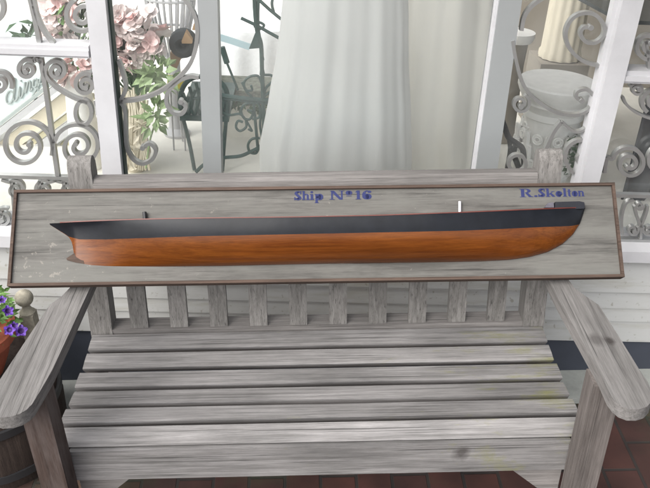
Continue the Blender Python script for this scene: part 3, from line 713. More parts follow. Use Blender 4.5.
# right hand pane: planter, pedestal, urn --------------------------------------
DP = .50
cx = G3(559, 82, DP).x; yp = DP
ztop = G3(559, 81, DP).z
pl = thing('planter', 'white plaster planter with carved acanthus leaves and wide round rim', 'planter', (cx, yp, ZF), 'F')
sc = gs(DP); H = ztop - ZF
tilt = Matrix.Rotation(math.radians(3), 4, 'Y')
bm = NB(); lathe(bm, [(27 * sc, 0), (28 * sc, .01), (25.5 * sc, .02), (26 * sc, H * .35), (28 * sc, H * .6)], (cx, yp, ZF), 40); obj('body', bm, M['plaster'], pl)
bm = NB(); lathe(bm, [(28 * sc, H * .6), (28.5 * sc, H * .645), (31 * sc, H * .66), (31 * sc, H * .70), (29.5 * sc, H * .72), (33 * sc, H * .79), (34 * sc, H * .80), (33.5 * sc, H * .82), (38 * sc, H * .90), (40 * sc, H * .945), (40 * sc, H * .985), (38.5 * sc, H), (1e-3, H + .001)], (cx, yp, ZF), 64); obj('rim', bm, M['plaster'], pl)
bm = NB()
for j in range(9):
    a = 2 * PI * j / 9 + .2
    for q in range(5):
        aa = a + (q - 2) * .13; zz = H * (.16 + .36 * (1 - abs(q - 2) / 2.6))
        o = Vector((math.cos(aa), math.sin(aa), 0)); rb = 27 * sc
        tube(bm, smooth_pts([Vector((cx, yp, ZF + .02)) + Vector((math.cos(a), math.sin(a), 0)) * rb, Vector((cx, yp, ZF + zz * .6)) + o * (rb + .008), Vector((cx, yp, ZF + zz)) + o * (rb + .016), Vector((cx, yp, ZF + zz - .012)) + o * (rb + .022)], 3), [.010, .010, .010, .011, .011, .011, .010, .009, .007, .005], 6)
    am = a + PI / 9
    for r_ in (.016, .009):
        o = Vector((math.cos(am), math.sin(am), 0)); tpx = Vector((-math.sin(am), math.cos(am), 0))
        tube(bm, [Vector((cx, yp, ZF + H * .47)) + o * (28 * sc + .006) + tpx * math.cos(t * PI / 6) * r_ + Vector((0, 0, math.sin(t * PI / 6) * r_)) for t in range(12)], .004, 6, True)
for k in range(34):
    a = random.uniform(0, 2 * PI); zz = ZF + H * random.uniform(.08, .58); r0 = random.uniform(.010, .020); sgn = random.choice((-1, 1))
    o = Vector((math.cos(a), math.sin(a), 0)); tpx = Vector((-math.sin(a), math.cos(a), 0))
    tube(bm, [Vector((cx, yp, zz)) + o * (27 * sc + .004) + (tpx * math.cos(sgn * t * .55) + Vector((0, 0, math.sin(sgn * t * .55)))) * r0 * (1 - t / 19) for t in range(18)], .0042, 6)
obj('acanthus_relief', bm, M['plaster'], pl)
# fluted cream pedestal
DC = .98
u0, zb = G(540, 56, DC); u1, _ = G(578, 58, DC); cxp = (u0 + u1) / 2; rp = (u1 - u0) / 2
pd = thing('pedestal', 'tall fluted cream pedestal column standing behind the white planter', 'pedestal', (cxp, DC, ZF), 'F')
zfoot = zb
bm = NB(); box(bm, cxp - rp * 1.25, cxp + rp * 1.25, DC - rp * 1.2, DC + rp * 1.2, ZF, zfoot - .004); obj('plinth', bm, M['beige_in'], pd, bev=.008)
bm = NB(); lathe(bm, [(rp * 1.06, 0), (rp * 1.06, .02), (rp * .98, .03), (rp * .92, .5), (rp * .9, .9)], (cxp, DC, zfoot), 96, .035, 14); obj('shaft', bm, M['cream_col'], pd, smooth=70)
bm = NB(); lathe(bm, [(rp * .9, .9), (rp * 1.2, .95), (rp * 1.25, 1.0), (1e-3, 1.0)], (cxp, DC, zfoot), 40); obj('capital', bm, M['cream_col'], pd)
# round-topped stand, partly behind the stile
cu_ = G3(518, 31, .8); s8 = gs(.8)
rs = thing('round_stand', 'small round topped white stand half hidden by the grey door stile', 'stand', (cu_.x, .8, ZF), 'F')
bm = NB(); lathe(bm, [(14 * s8, ZF - cu_.z + .002), (13 * s8, ZF - cu_.z + .06), (11 * s8, -.12), (12 * s8, -.035)], cu_, 32); obj('shaft', bm, M['beige_in'], rs)
bm = NB(); lathe(bm, [(15 * s8, -.0345), (17 * s8, -.02), (17 * s8, -.002), (1e-3, 0)], cu_, 32); obj('top', bm, M['plaster'], rs)
# dark glass shelf
p0 = G3(574, -2, .75); p1 = G3(622, 24, .52)
bm = NB(); prism(bm, [p0, p1, p1 + Vector((.5, 0, 0)), p0 + Vector((.5, .2, .0))], (0, 0, .012))
for x_ in (p1.x + .3, p1.x + .38):
    box(bm, x_, x_ + .02, .7, .72, ZF, p1.z)
tag(obj('glass_shelf', bm, M['mirror_dark'], base=(p1.x, .7, ZF), frame='F', smooth=0), 'dark glass shelf with a sharp edge above the white planter', 'shelf')
# black iron trivet foot at the bottom of the pane
q = [(501, 118), (505, 128), (509, 138), (516, 143), (523, 150), (524, 168)]
bm = NB(); tube(bm, smooth_pts([G3(u, v, .30) for u, v in q], 5), .009, 8); tube(bm, smooth_pts([G3(u, v, .30) for u, v in ((509, 138), (510, 150), (507, 168))], 5), .007, 8)
tube(bm, smooth_pts([G3(u, v, .32) for u, v in ((516, 143), (514, 154), (519, 168))], 5), .009, 8)
tag(obj('iron_stand', bm, M['black_iron'], base=tuple(G3(515, 168, .30)), frame='F'), 'black wrought iron stand with curled foot beside the grey door stile', 'stand')
# potted greenery at the foot of the planter
bm = NB()
for k in range(90):
    u = random.uniform(566, 592); v = random.uniform(140, 172); p = G3(u, v, random.uniform(.36, .44))
    leaf(bm, p, (random.uniform(-1, 1), random.uniform(-1, .3), random.uniform(-.2, 1)), random.uniform(.02, .04), .016)
tag(obj('ivy_garland', bm, M['leaf_dark'], base=tuple(G3(580, 172, .40)), frame='F', smooth=0), 'dark green silk ivy trailing beside the planter foot', 'foliage')

# centre pane: lace table, plant stand ------------------------------------------
DT = .95; st = gs(DT)
tc0 = G3(243, 88, DT); rt = 62 * st; ztb = G3(243, 30, DT + .1).z
tb = thing('lace_table', 'round side table under a floor length white lace cloth', 'table', (tc0.x, DT + .15, ZF), 'F')
bm = NB(); rows = []
for z, r, am in ((tc0.z - .03, 1.05, .05), (tc0.z + .1, 1.0, .04), (ztb - .02, .98, .01), (ztb, .96, 0), (ztb + .002, .3, 0), (ztb + .0022, .01, 0)):
    rows.append([Vector((tc0.x + rt * r * (1 + am * math.sin(14 * a)) * math.cos(a), DT + .25 + rt * .8 * r * (1 + am * math.sin(14 * a)) * math.sin(a), z)) for a in [2 * PI * k / 112 for k in range(113)]])
skin(bm, rows); obj('lace_cloth', bm, M['lace'], tb, smooth=70)
bm = NB(); lathe(bm, [(rt * .3, 0), (rt * .25, .03), (rt * .1, .05), (rt * .1, ztb - ZF - .006), (rt * .5, ztb - ZF - .004)], (tc0.x, DT + .25, ZF), 20); obj('table_base', bm, M['olive'], tb)
# low basket tray in front of the cloth
DB = .72
a = G3(220, 90, DB); b = G3(270, 101, DB)
bk = thing('basket', 'low grey green wicker basket standing under the white lace cloth', 'basket', ((a.x + b.x) / 2, DB + .08, ZF), 'F')
bm = NB(); box(bm, a.x - .02, b.x + .03, DB, DB + .16, b.z - .02, a.z); obj('wicker_body', bm, M['basket'], bk, bev=.01)
bm = NB(); box(bm, a.x, b.x + .01, DB + .02, DB + .14, ZF, b.z - .0205); obj('plinth', bm, M['carpet'], bk)
bm = NB()
for k in range(60):
    leaf(bm, G3(random.uniform(220, 272), random.uniform(98, 110), DB - .01), (random.uniform(-1, 1), -.4, random.uniform(-1, .3)), .03, .014)
obj('dried_trim', bm, M['leaf_dark'], bk, smooth=0)

DS = .42
ps = thing('plant_stand', 'dark green wrought iron stand with curled scrolls beside the white gown', 'plant stand', tuple(G3(263, 172, DS)), 'F')
def gi(pts, r=.0042, sm=True, name='scroll', dy=DS, m='green_iron', n=7):
    P = [G3(u, v, dy) for u, v in pts]; bm = NB(); tube(bm, smooth_pts(P, 5) if sm else P, r, n); return obj(name, bm, M[m], ps)
gi([(254, -60), (254.5, 0), (257, 30), (261, 45), (262, 72), (263, 95), (264, 130), (263, 176)], .0068, name='upright')
gi([(259, -20), (258, 20), (260, 40), (263, 60)], .0045, name='upright')
gi([(262, 75), (270, 75), (274, 77)]); gi([(262, 84), (258, 76), (249, 77), (244, 83), (246, 90), (252, 90), (251, 85)])
gi([(262, 100), (266, 88), (272, 82), (277, 74)]); gi([(264, 96), (270, 92), (276, 88)])
gi([(242, 82), (247, 92), (252, 97), (256, 104)]); gi([(256, 100), (252, 103), (245, 104), (241, 110), (244, 118), (250, 119), (253, 112), (247, 110)])
gi([(256, 100), (260, 108), (259, 117), (252, 119)]); gi([(246, 120), (246, 127), (240, 131), (236, 127), (238, 121), (243, 122)])
gi([(246, 120), (250, 127), (252, 131), (248, 129)], .0035); gi([(220, 106), (223, 112), (230, 115), (240, 114), (246, 120)])
gi([(253, 97), (255, 118), (257, 140), (258, 150)], .005, name='upright'); gi([(262, 108), (260, 125), (262, 140), (257, 152)])
gi([(260, 138), (252, 139), (248, 145), (250, 152), (256, 153), (258, 148)], .0045)
gi([(196, 172), (205, 164), (222, 158), (240, 156), (252, 151), (260, 147)], .006, name='stretcher')
gi([(218, 95), (240, 98), (262, 100), (275, 100)], .0075, name='shelf_rail'); gi([(218, 98), (275, 104)], .004, False, 'shelf_rail')
gi([(241, 18), (256, 25), (279, 38)], .005, False, 'crossbar'); gi([(257, -2), (270, 10), (281, 19)], .005, False, 'crossbar')
gi([(253, 25), (258, 22), (264, 25), (260, 29), (254, 26)], .004)
gi([(274, 13), (272, 3), (275, -8)], .0045)
bm = NB(); prism(bm, [G3(u, v, DS - .005) for u, v in ((256, 31), (249, 49), (260, 48))], (0, .01, 0)); obj('iron_leaf', bm, M['green_iron'], ps)
bm = NB(); prism(bm, [G3(u, v, DS - .004) for u, v in ((261, 55), (259.5, 75), (265, 75))], (0, .01, 0)); obj('iron_leaf', bm, M['green_iron'], ps)
bm = NB(); P = [G3(u, v, DS + .03) for u, v in ((216, 36), (232, 41), (250, 47))]
ribbon(bm, smooth_pts(P, 6), .020, .004); tag(obj('ribbon', bm, M['ice'], base=tuple(P[0]), frame='F'), 'pale blue ribbon strung from the dark green iron stand', 'ribbon')
bm = NB(); tube(bm, [G3(222, 47, .45), G3(227, 63, .45)], .009, 8); tube(bm, [G3(227, 63, .45), G3(238, 90, .45)], .0038, 6)
tag(obj('closed_umbrella', bm, M['green_iron'], base=tuple(G3(238, 92, .45)), frame='F'), 'slim furled green parasol leaning before the lace cloth', 'parasol')

# pane left of the grey stile ----------------------------------------------------
def chair():
    D = .45; t = thing('iron_chair', 'dark green iron garden chair with arched lattice back behind the grey door stile', 'chair', tuple(G3(192, 172, D)), 'F')
    def g(pts, r, name, sm=True, dy=D):
        bm = NB(); P = [G3(u, v, dy) for u, v in pts]; tube(bm, smooth_pts(P, 5) if sm else P, r, 8); obj(name, bm, M['green_iron'], t)
    g([(181, 114), (180, 98), (185, 84), (196, 77), (212, 78), (224, 86), (228, 100), (227, 116)], .008, 'back_frame')
    for k in range(7):
        a = 183 + k * 6.4; top = 98 - 17 * math.sin(PI * (k + .7) / 7.4)
        g([(a, top), (a + 3, (top + 114) / 2), (a - 1, 116)], .0055, 'back_scroll')
        g([(a + 6, top + 3), (a + 1, (top + 116) / 2 + 4), (a + 5, 116)], .0050, 'back_scroll')
    g([(180, 104), (200, 98), (227, 104)], .0045, 'back_scroll')
    z = G3(185, 116, D).z; x0 = G3(180, 116, D).x; x1 = G3(229, 116, D).x
    bm = NB(); box(bm, x0, x1, D - .01, D + .32, z - .012, z + .006); obj('seat', bm, M['green_iron'], t, bev=.005)
    zf = ZF + .001
    for (xx, yy, dx, dyy) in ((x0 + .01, D, .02, -.01), (x1 - .01, D, -.01, -.01), (x0 + .015, D + .3, .02, .02), (x1 - .015, D + .3, -.02, .02)):
        bm = NB(); tube(bm, smooth_pts([(xx, yy, z - .012), (xx + dx * .8, yy, (z + zf) / 2), (xx + dx * 1.5, yy + dyy, zf + .004)], 5), .0065, 8); obj('leg', bm, M['green_iron'], t)
chair()
# black hat with tan bow on its stand
D = .50; s = gs(D); cb = G3(183.5, 43, D)
ht = thing('felt_hat', 'black round felt hat with a tan wedge shaped trim on a tan stand', 'hat', tuple(G3(176, 72, D)), 'F')
bm = NB(); R_ = 14 * s
lathe(bm, [(R_ * .55, -.045), (R_ * .7, -.05), (R_ * .95, -.02), (R_, 0), (R_ * .93, .02), (R_ * .5, .035), (R_ * .35, .03), (R_ * .2, .01)], (0, 0, 0), 32)
for v in bm.verts: v.co = Vector((cb.x + v.co.x, cb.y - v.co.z, cb.z + v.co.y))
obj('brim', bm, M['charcoal'], ht)
bm = NB(); prism(bm, [G3(u, v, D - .045) for u, v in ((181.5, 41), (185.5, 31.5), (192, 40), (192, 43.5), (182, 43.5))], (0, .03, 0)); obj('trim', bm, M['tan'], ht, bev=.003)
bm = NB(); prism(bm, [G3(u, v, D - .01) for u, v in ((193, 26), (196, 18), (200, 24), (200, 31), (192, 30))], (0, .03, 0)); obj('trim', bm, M['tan'], ht, bev=.003)
bm = NB(); prism(bm, [G3(u, v, D) for u, v in ((170, 53), (182, 57), (176, 70), (171, 69))], (0, .04, 0)); obj('stand', bm, M['tan'], ht, bev=.003)
# white wire cage vase
D = .75; s = gs(D); c1 = G3(170, 2, D)
wv = thing('wire_vase', 'white wire basket vase of slender flared rods beside the pink bouquet', 'vase', tuple(G3(170, 58, D)), 'F')
N = 22; zb = G3(170, 56, D).z; zt = G3(170, -40, D).z
for k in range(N):
    a = 2 * PI * k / N; P = []
    for t in range(8):
        q = t / 7; r = s * (10 + 16 * q ** 1.5 + 6 * math.sin(PI * q)); P.append(Vector((c1.x + r * math.cos(a), D + r * .8 * math.sin(a), zb + (zt - zb) * q)))
    bm = NB(); tube(bm, P, .0042, 6); obj('wire_rod', bm, M['white'], wv)
for q in (.0, .3, .62, 1.0):
    r = s * (10 + 16 * q ** 1.5 + 6 * math.sin(PI * q)); bm = NB(); tube(bm, [(c1.x + r * math.cos(2 * PI * k / 32), D + r * .8 * math.sin(2 * PI * k / 32), zb + (zt - zb) * q) for k in range(32)], .0045, 6, True); obj('wire_hoop', bm, M['white'], wv)
bm = NB(); r = s * 13; lathe(bm, [(r, 0), (r * 1.05, .01), (r * .6, .03), (r * .5, zb - ZF)], (c1.x, D, ZF), 24); obj('foot', bm, M['white'], wv)
# yellow card
D = .60
cdt = thing('card', 'small yellow card propped up on the white display floor', 'card', (G3(175, 91, D).x, D, ZF), 'F')
bm = NB(); prism(bm, [G3(u, v, D) for u, v in ((167.5, 75), (184, 76.5), (184, 91), (167, 88))], (0, .004, 0)); obj('card_face', bm, M['yellow'], cdt, smooth=0)
a = G3(170, 87, D); b = G3(182, 88, D); bm = NB()
for p, dy_ in ((a, .0), (b, .0), ((a + b) / 2, .08)): tube(bm, [(p.x, D + .007, p.z + .02), (p.x, D + .007 + dy_, ZF + .001)], .003, 6)
obj('easel', bm, M['white'], cdt)

# bouquets -----------------------------------------------------------------------
def petal(bm, d, L, W, up):
    d = Vector(d).normalized(); s_ = d.cross(Vector(up))
    s_.normalize(); u_ = s_.cross(d).normalized()
    o = bm.verts.new((0, 0, 0)); mid = bm.verts.new(d * L * .6 + u_ * L * -.06); rim = []
    for t, wv, h in ((.32, .62, .08), (.62, 1.0, .12), (.88, .78, .06), (1.0, .28, -.04)):
        rim.append((d * L * t + s_ * W * .5 * wv + u_ * L * h, d * L * t - s_ * W * .5 * wv + u_ * L * h))
    R_ = [bm.verts.new(a) for a, b in rim]; L_ = [bm.verts.new(b) for a, b in rim]
    loop = [o] + R_ + L_[::-1]
    for i in range(len(loop)): bm.faces.new((loop[i], loop[(i + 1) % len(loop)], mid))
def blossom_mesh(m):
    bm = NB()
    for ring, (n, L, W, el) in enumerate(((6, .034, .028, .25), (5, .026, .022, .9))):
        for k in range(n):
            a = 2 * PI * k / n + ring * .5; d = Vector((math.cos(a) * math.cos(el), math.sin(a) * math.cos(el), math.sin(el)))
            petal(bm, d, L * random.uniform(.85, 1.15), W * 1.25, (-math.cos(a) * .4, -math.sin(a) * .4, 1))
    me = bpy.data.meshes.new('blossom'); bm.to_mesh(me); bm.free(); me.materials.append(m); me.shade_smooth(); return me
BL = [blossom_mesh(M['pink']), blossom_mesh(M['palepink']), blossom_mesh(M['palepink'])]
def bouquet(label, spots, leaves, dy, base, vase, size=1.0, lm='leaf_dark'):
    t = thing('bouquet', label, 'flowers', tuple(base), 'F', 'silk flower bouquets')
    b = Vector(base)
    for (u, v) in spots:
        o = bpy.data.objects.new('blossom', random.choice(BL)); COL.objects.link(o); o.parent = t
        o.location = G3(u, v, dy + random.uniform(-.05, .06)) - b; o.rotation_euler = (PI / 2 + random.uniform(-.8, .5), random.uniform(-.6, .6), random.uniform(0, 6))
        o.rotation_euler = (random.uniform(.3, 1.5), random.uniform(-.7, .7), random.uniform(0, 6)); o.scale = [size * random.uniform(.8, 1.25)] * 3
    bm = NB()
    for (u0, u1, v0, v1, n) in leaves:
        for k in range(n):
            leaf(bm, G3(random.uniform(u0, u1), random.uniform(v0, v1), dy + random.uniform(-.03, .10)), (random.uniform(-1, 1), random.uniform(-1, .2), random.uniform(-.8, 1)), random.uniform(.03, .06) * size, random.uniform(.012, .024) * size)
    obj('foliage', bm, M[lm], t, smooth=0)
    bm = NB()
    for (u, v) in spots[::2]:
        tube(bm, smooth_pts([G3(u, v, dy + .01), G3((u + vase[0]) / 2, (v + vase[1]) / 2 + 4, dy + .03), G3(vase[0], vase[1], dy + .02)], 3), .0025, 5)
    obj('stems', bm, M['leaf_dark'], t)
    return t
def rnd_spots(n, u0, u1, v0, v1):
    return [(random.uniform(u0, u1), random.uniform(v0, v1)) for k in range(n)]
bq = bouquet('bouquet of pink silk flowers in the upper window left of the white mullion', rnd_spots(48, 38, 92, -22, 20) + rnd_spots(26, 46, 75, 8, 42) + rnd_spots(14, 60, 92, 52, 82), [(60, 92, -10, 44, 90), (70, 92, 58, 80, 22)], .42, G3(72, 90, .45), (74, 60), .80, 'leaf')
bm = NB(); c = G3(76, 70, .45); lathe(bm, [(.045, ZF - c.z), (.05, ZF - c.z + .05), (.04, -.06), (.05, .0), (.046, .0)], c, 24); obj('vase', bm, M['plaster'], bq)
bq = bouquet('bouquet of blush pink silk flowers between the white mullion and the wire vase', rnd_spots(46, 106, 150, 10, 50) + rnd_spots(26, 128, 164, 18, 58) + rnd_spots(24, 106, 140, 44, 76), [(108, 155, 20, 75, 60), (138, 165, 70, 80, 10)], .40, G3(130, 120, .42), (138, 95), .72, 'leaf')
bm = NB(); a = G3(140, 50, .40); b = G3(133, 72, .38); tube(bm, [a, b], [.014, .008], 10); obj('handle', bm, M['charcoal'], bq)
bm = NB(); c = G3(132, 128, .45); lathe(bm, [(.035, ZF - c.z), (.055, ZF - c.z + .06), (.04, .02), (.055, .12), (.05, .12)], c, 24); obj('vase', bm, M['cream_col'], bq)
# trailing leaves with a pale flower, lower in the same pane
bm = NB()
for (cu1, cv1, n, r) in ((160, 74, 26, 12), (148, 78, 18, 10), (157, 113, 22, 9), (152, 122, 14, 8), (166, 80, 12, 7)):
    for k in range(n):
        a = random.uniform(0, 6.28); q = r * random.random() ** .5
        leaf(bm, G3(cu1 + q * math.cos(a), cv1 + q * math.sin(a) * .9, .34 + random.uniform(-.03, .03)), (math.cos(a), -.4, -math.sin(a)), random.uniform(.03, .05), random.uniform(.018, .03))
tube(bm, smooth_pts([G3(150, 60, .35), G3(156, 85, .35), G3(158, 112, .35), G3(150, 140, .35), G3(146, 168, .35)], 5), .003, 6)
tag(obj('trailing_vine', bm, M['leaf_pale'], base=tuple(G3(148, 170, .35)), frame='F', smooth=0), 'trailing stem of pale green silk leaves below the blush bouquet', 'foliage')
bm = NB()
for k in range(26):
    u = random.uniform(118, 150); 
    tube(bm, smooth_pts([G3(u, 95 + random.uniform(-8, 8), .37), G3(u + random.uniform(-6, 6), 125, .36), G3(u + random.uniform(-10, 6), 170, .37)], 4), .0035, 5)
for k in range(26):
    leaf(bm, G3(random.uniform(120, 142), random.uniform(120, 172), .35), (random.uniform(-1, 1), -.4, random.uniform(-1, 1)), .04, .016)
tag(obj('dried_grass_bundle', bm, M['cream_col'], base=tuple(G3(134, 172, .37)), frame='F', smooth=0), 'pale dried stems bundled below the blush bouquet beside the white mullion', 'dried stems')

# white leaning sign and rails behind the left pane ------------------------------
DSN = .62
sg = thing('leaning_sign', 'white sign board with grey handwritten script leaning behind the left window', 'sign', tuple(G3(20, 170, DSN)), 'F')
bm = NB(); prism(bm, [G3(u, v, DSN) for u, v in ((-60, 168), (72, 64), (60, 18), (-60, 30))], (0, .02, 0)); obj('panel', bm, mat('sign_white', (.68, .76, .76), .6, var=.06, vscale=30), sg)
def beam(uv, w, m, name, dy=DSN - .02, d=.03):
    bm = NB(); a, b = G3(*uv[0], dy), G3(*uv[1], dy); ribbon(bm, [a, b], w, d); obj(name, bm, m, sg, bev=.003)
s = gs(DSN)
beam(((-60, 171), (76, 64)), 3 * s, M['script'], 'edge_strip', DSN - .012)
beam(((-60, 178), (84, 66)), 6 * s, M['white'], 'edge_rail'); beam(((-60, 198), (92, 80)), 15 * s, M['cream_col'], 'panel_rail', DSN + .01)
beam(((-60, 211), (94, 96)), 5 * s, M['olive'], 'shadow_strip', DSN + .02); beam(((-60, 221), (98, 106)), 11 * s, M['white'], 'lower_rail', DSN + .0); beam(((-60, 234), (98, 122)), 9 * s, M['olive'], 'lower_strip', DSN + .02)
def scr(pts):
    bm = NB(); tube(bm, smooth_pts([G3(u, v, DSN - .004) for u, v in pts], 5), .0032, 6); obj('lettering', bm, M['script'], sg)
scr([(13, 92), (9, 91), (6, 97), (7, 103), (11, 102), (14, 94), (15, 78), (13.5, 96), (15, 101), (18, 97)])
scr([(18, 97), (20, 87), (19.5, 96), (21.5, 97), (24, 90)]); scr([(20.5, 80), (21, 81.5)])
scr([(24, 92), (25, 82), (25.2, 93), (28, 82), (30, 82), (30, 91), (32.5, 88)])
scr([(36.5, 79), (33.5, 80), (33, 86), (36, 86), (37.5, 79), (38, 92), (35, 99), (32.5, 96), (39, 85)])
scr([(39, 85), (42, 74), (43.5, 80), (41.5, 84), (39.5, 82)])
bm = NB(); tube(bm, smooth_pts([G3(u, v, .5) for u, v in ((12, 36), (22, 40), (30, 32), (34, 20))], 5), .004, 6)
for k in range(12): leaf(bm, G3(random.uniform(12, 36), random.uniform(22, 42), .5), (random.uniform(-1, 1), -.3, random.uniform(-.6, .6)), .05, .016)
tag(obj('leaf_spray', bm, M['leaf_dark'], base=tuple(G3(34, 44, .5)), frame='F', smooth=0), 'dark green leaf spray in front of the white sign', 'foliage')

# ------------------------------------------------------------------ left of the bench: finial, pot, barrel
fc = on_y(24, 298, .10)
fn = thing('finial_post', 'lichened stone post with a round ball finial beside the purple petunias', 'finial', (fc.x, .10, -LIFT))
bm = NB(); lathe(bm, [(  .0238 * math.sin(PI * (k + .4) / 13), -.0238 * math.cos(PI * (k + .4) / 13)) for k in range(13)], fc, 24); obj('ball', bm, M['lichen'], fn)
bm = NB(); lathe(bm, [(.021, -.048), (.021, -.044), (.017, -.041), (.012, -.032), (.009, -.021), (.011, -.0185)], fc, 24); obj('neck', bm, M['lichen'], fn)
bm = NB(); z = fc.z; box(bm, fc.x - .018, fc.x + .018, .082, .118, -LIFT, z - .0485); obj('shaft', bm, M['lichen'], fn, bev=.003)
bcx, bcy = -.905, .03
br = thing('barrel_planter', 'dark oak half barrel planter standing beside the bench arm', 'barrel', (bcx, bcy, -LIFT))
bm = NB(); lathe(bm, [(.165, 0), (.185, .08), (.19, .17), (.18, .27), (.175, .29), (.155, .29), (.15, .26)], (bcx, bcy, -LIFT), 48, .008, 16); obj('staves', bm, M['barrel'], br)
for zz, rr in ((.06, .184), (.215, .189)):
    bm = NB(); lathe(bm, [(rr, -.012), (rr + .004, -.012), (rr + .004, .012), (rr, .012)], (bcx, bcy, -LIFT + zz), 48); obj('hoop', bm, M['black_iron'], br)
pcx, pcy, pz0 = -.905, .02, -LIFT + .291
pot = thing('flower_pot', 'terracotta bowl of purple petunias standing on the dark barrel', 'flower pot', (pcx, pcy, pz0))
HP = .145
bm = NB(); lathe(bm, [(.055, 0), (.06, .004), (.085, .06), (.104, HP - .03), (.115, HP - .028), (.118, HP), (.108, HP), (.10, HP - .015)], (pcx, pcy, pz0), 40); obj('bowl', bm, M['terracotta'], pot)
bm = NB(); lathe(bm, [(.099, HP - .03), (.099, HP - .018), (.001, HP - .012)], (pcx, pcy, pz0), 24); obj('soil', bm, M['soil'], pot)
bm = NB()
for k in range(520):
    a = random.uniform(0, 2 * PI); r = .118 * random.random() ** .5; h = random.uniform(-.02, .12) * (1 - .35 * (r / .118))
    p = Vector((pcx + r * math.cos(a), pcy + r * math.sin(a) * .9, pz0 + HP + h))
    leaf(bm, p, (math.cos(a) + random.uniform(-.6, .6), math.sin(a) + random.uniform(-.9, .3), random.uniform(-.3, .9)), random.uniform(.018, .034), random.uniform(.010, .018))
obj('leaves', bm, M['leaf'], pot, smooth=0)
fb = NB(); N = 30
ring0 = [fb.verts.new((.004 * math.cos(2 * PI * k / N), .004 * math.sin(2 * PI * k / N), -.006)) for k in range(N)]
ring1 = [fb.verts.new((.009 * math.cos(2 * PI * k / N), .009 * math.sin(2 * PI * k / N), .0)) for k in range(N)]
def lob(k): return .0165 + .0028 * math.cos(5 * 2 * PI * k / N)
ring2 = [fb.verts.new((lob(k) * math.cos(2 * PI * k / N), lob(k) * math.sin(2 * PI * k / N), .003 - .0015 * math.cos(10 * PI * 2 * k / N))) for k in range(N)]
for a_, b_ in ((ring0, ring1), (ring1, ring2)):
    for k in range(N):
        f = fb.faces.new((a_[k], a_[(k + 1) % N], b_[(k + 1) % N], b_[k])); f.material_index = 1 if a_ is ring0 else 0
f = fb.faces.new(ring0); f.material_index = 1
fm = bpy.data.meshes.new('petunia'); fb.to_mesh(fm); fb.free(); fm.materials.append(M['purple']); fm.materials.append(M['purple_eye'])
for (u, v, Y, s) in ((8, 311, -.075, 1.0), (9.5, 330, -.10, 1.0), (21, 331, -.055, 1.15), (14, 326, -.06, .8), (-6, 318, -.08, 1), (-16, 334, -.1, 1.1), (-25, 312, -.04, 1), (2, 300, .03, .8), (-40, 330, -.08, 1), (-30, 322, -.06, .9)):
    p = on_y(u, v, Y); d = (CAM - p).normalized() + Vector((random.uniform(-.4, .4), random.uniform(-.3, .3), random.uniform(0, .5)))
    o = bpy.data.objects.new('petunia', fm); COL.objects.link(o); o.parent = pot; o.location = p - Vector((pcx, pcy, pz0))
    o.rotation_euler = d.to_track_quat('Z', 'Y').to_euler(); o.scale = (s * .75,) * 3

# unseen canvas added to darken the right hand half of the front, above and outside the frame
aw = thing('light_blocker', 'unseen dark green canvas sheet added to shade the right side of the shop front', 'light_blocker', (1.8, -.01, 1.8), 'F')
bm = NB(); prism(bm, [(.25, -.012, 1.93), (.25, -1.05, 1.70), (.25, -1.05, 1.688), (.25, -.012, 1.918)], (2.85, 0, 0)); obj('canvas', bm, mat('green_canvas', (.03, .06, .045), .9, var=.1, vscale=4), aw)
bm = NB(); prism(bm, [(.25, -1.052, 1.70), (.25, -1.056, 1.70), (.25, -1.056, 1.56), (.25, -1.052, 1.56)], (2.85, 0, 0)); obj('blocker_edge', bm, mat('cream_canvas', (.5, .47, .4), .9, var=.1, vscale=4), aw)
for x in (.29, 1.8, 3.05):
    bm = NB(); tube(bm, [(x, -.02, 1.35), (x, -1.04, 1.68)], .010, 8); obj('arm', bm, M['black_iron'], aw)

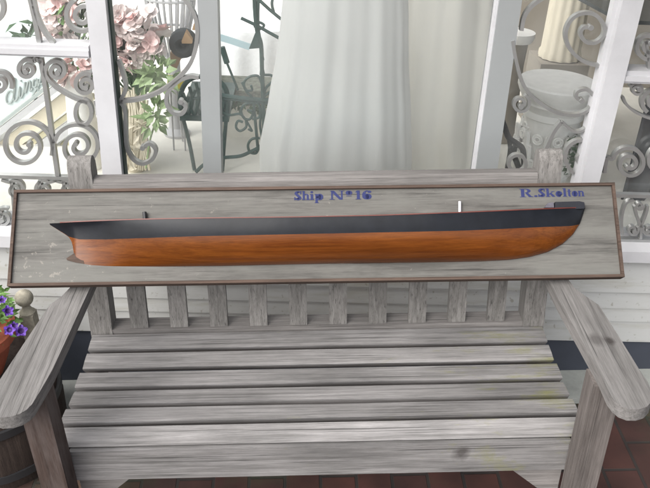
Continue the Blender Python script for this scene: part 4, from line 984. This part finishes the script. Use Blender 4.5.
# ------------------------------------------------------------------ lift everything onto the ground, light, camera
bpy.context.view_layer.update()
for o in list(COL.objects):
    if o.parent is None: o.matrix_world = Matrix.Translation((0, 0, LIFT)) @ o.matrix_world

SUN_EL, SUN_DIR = math.radians(47), Vector((-.70, -.72, 0)).normalized()
w = bpy.data.worlds.new('World'); SC.world = w; w.use_nodes = True
nt = w.node_tree; bg = nt.nodes['Background']
sky = nt.nodes.new('ShaderNodeTexSky'); sky.sky_type = 'NISHITA'; sky.sun_disc = False
sky.sun_elevation = SUN_EL; sky.sun_rotation = math.atan2(SUN_DIR.x, SUN_DIR.y)
sky.dust_density = 3.0; sky.air_density = 1.0; sky.ozone_density = .6
hs = nt.nodes.new('ShaderNodeHueSaturation'); hs.inputs['Saturation'].default_value = .28      # thin overcast
nt.links.new(sky.outputs[0], hs.inputs['Color']); nt.links.new(hs.outputs[0], bg.inputs[0]); bg.inputs[1].default_value = .105
sd = bpy.data.lights.new('sun', 'SUN'); sd.energy = 1.6; sd.angle = math.radians(60); sd.color = (1, .97, .92)
so = bpy.data.objects.new('sun', sd); COL.objects.link(so)
ld = -(SUN_DIR * math.cos(SUN_EL) + Vector((0, 0, math.sin(SUN_EL))))
so.rotation_euler = ld.to_track_quat('-Z', 'Y').to_euler(); so.location = (-3, -3, 6)

cd = bpy.data.cameras.new('camera'); co = bpy.data.objects.new('camera', cd); COL.objects.link(co)
cd.sensor_fit = 'HORIZONTAL'; cd.sensor_width = 36; cd.lens = FPX / 650 * 36; cd.clip_start = .02; cd.clip_end = 500
A = CM   # rows: right, down, forward
rot = Matrix(((A[0][0], -A[1][0], -A[2][0]), (A[0][1], -A[1][1], -A[2][1]), (A[0][2], -A[1][2], -A[2][2])))
co.matrix_world = Matrix.Translation(CAM + Vector((0, 0, LIFT))) @ rot.to_4x4()
SC.camera = co
SC.view_settings.view_transform = 'Standard'; SC.view_settings.look = 'None'; SC.view_settings.exposure = 1.45; SC.view_settings.gamma = 1
SC.view_settings.use_curve_mapping = False
SC.render.engine = 'CYCLES'; SC.cycles.max_bounces = 8; SC.cycles.transparent_max_bounces = 16
SC.cycles.use_denoising = True
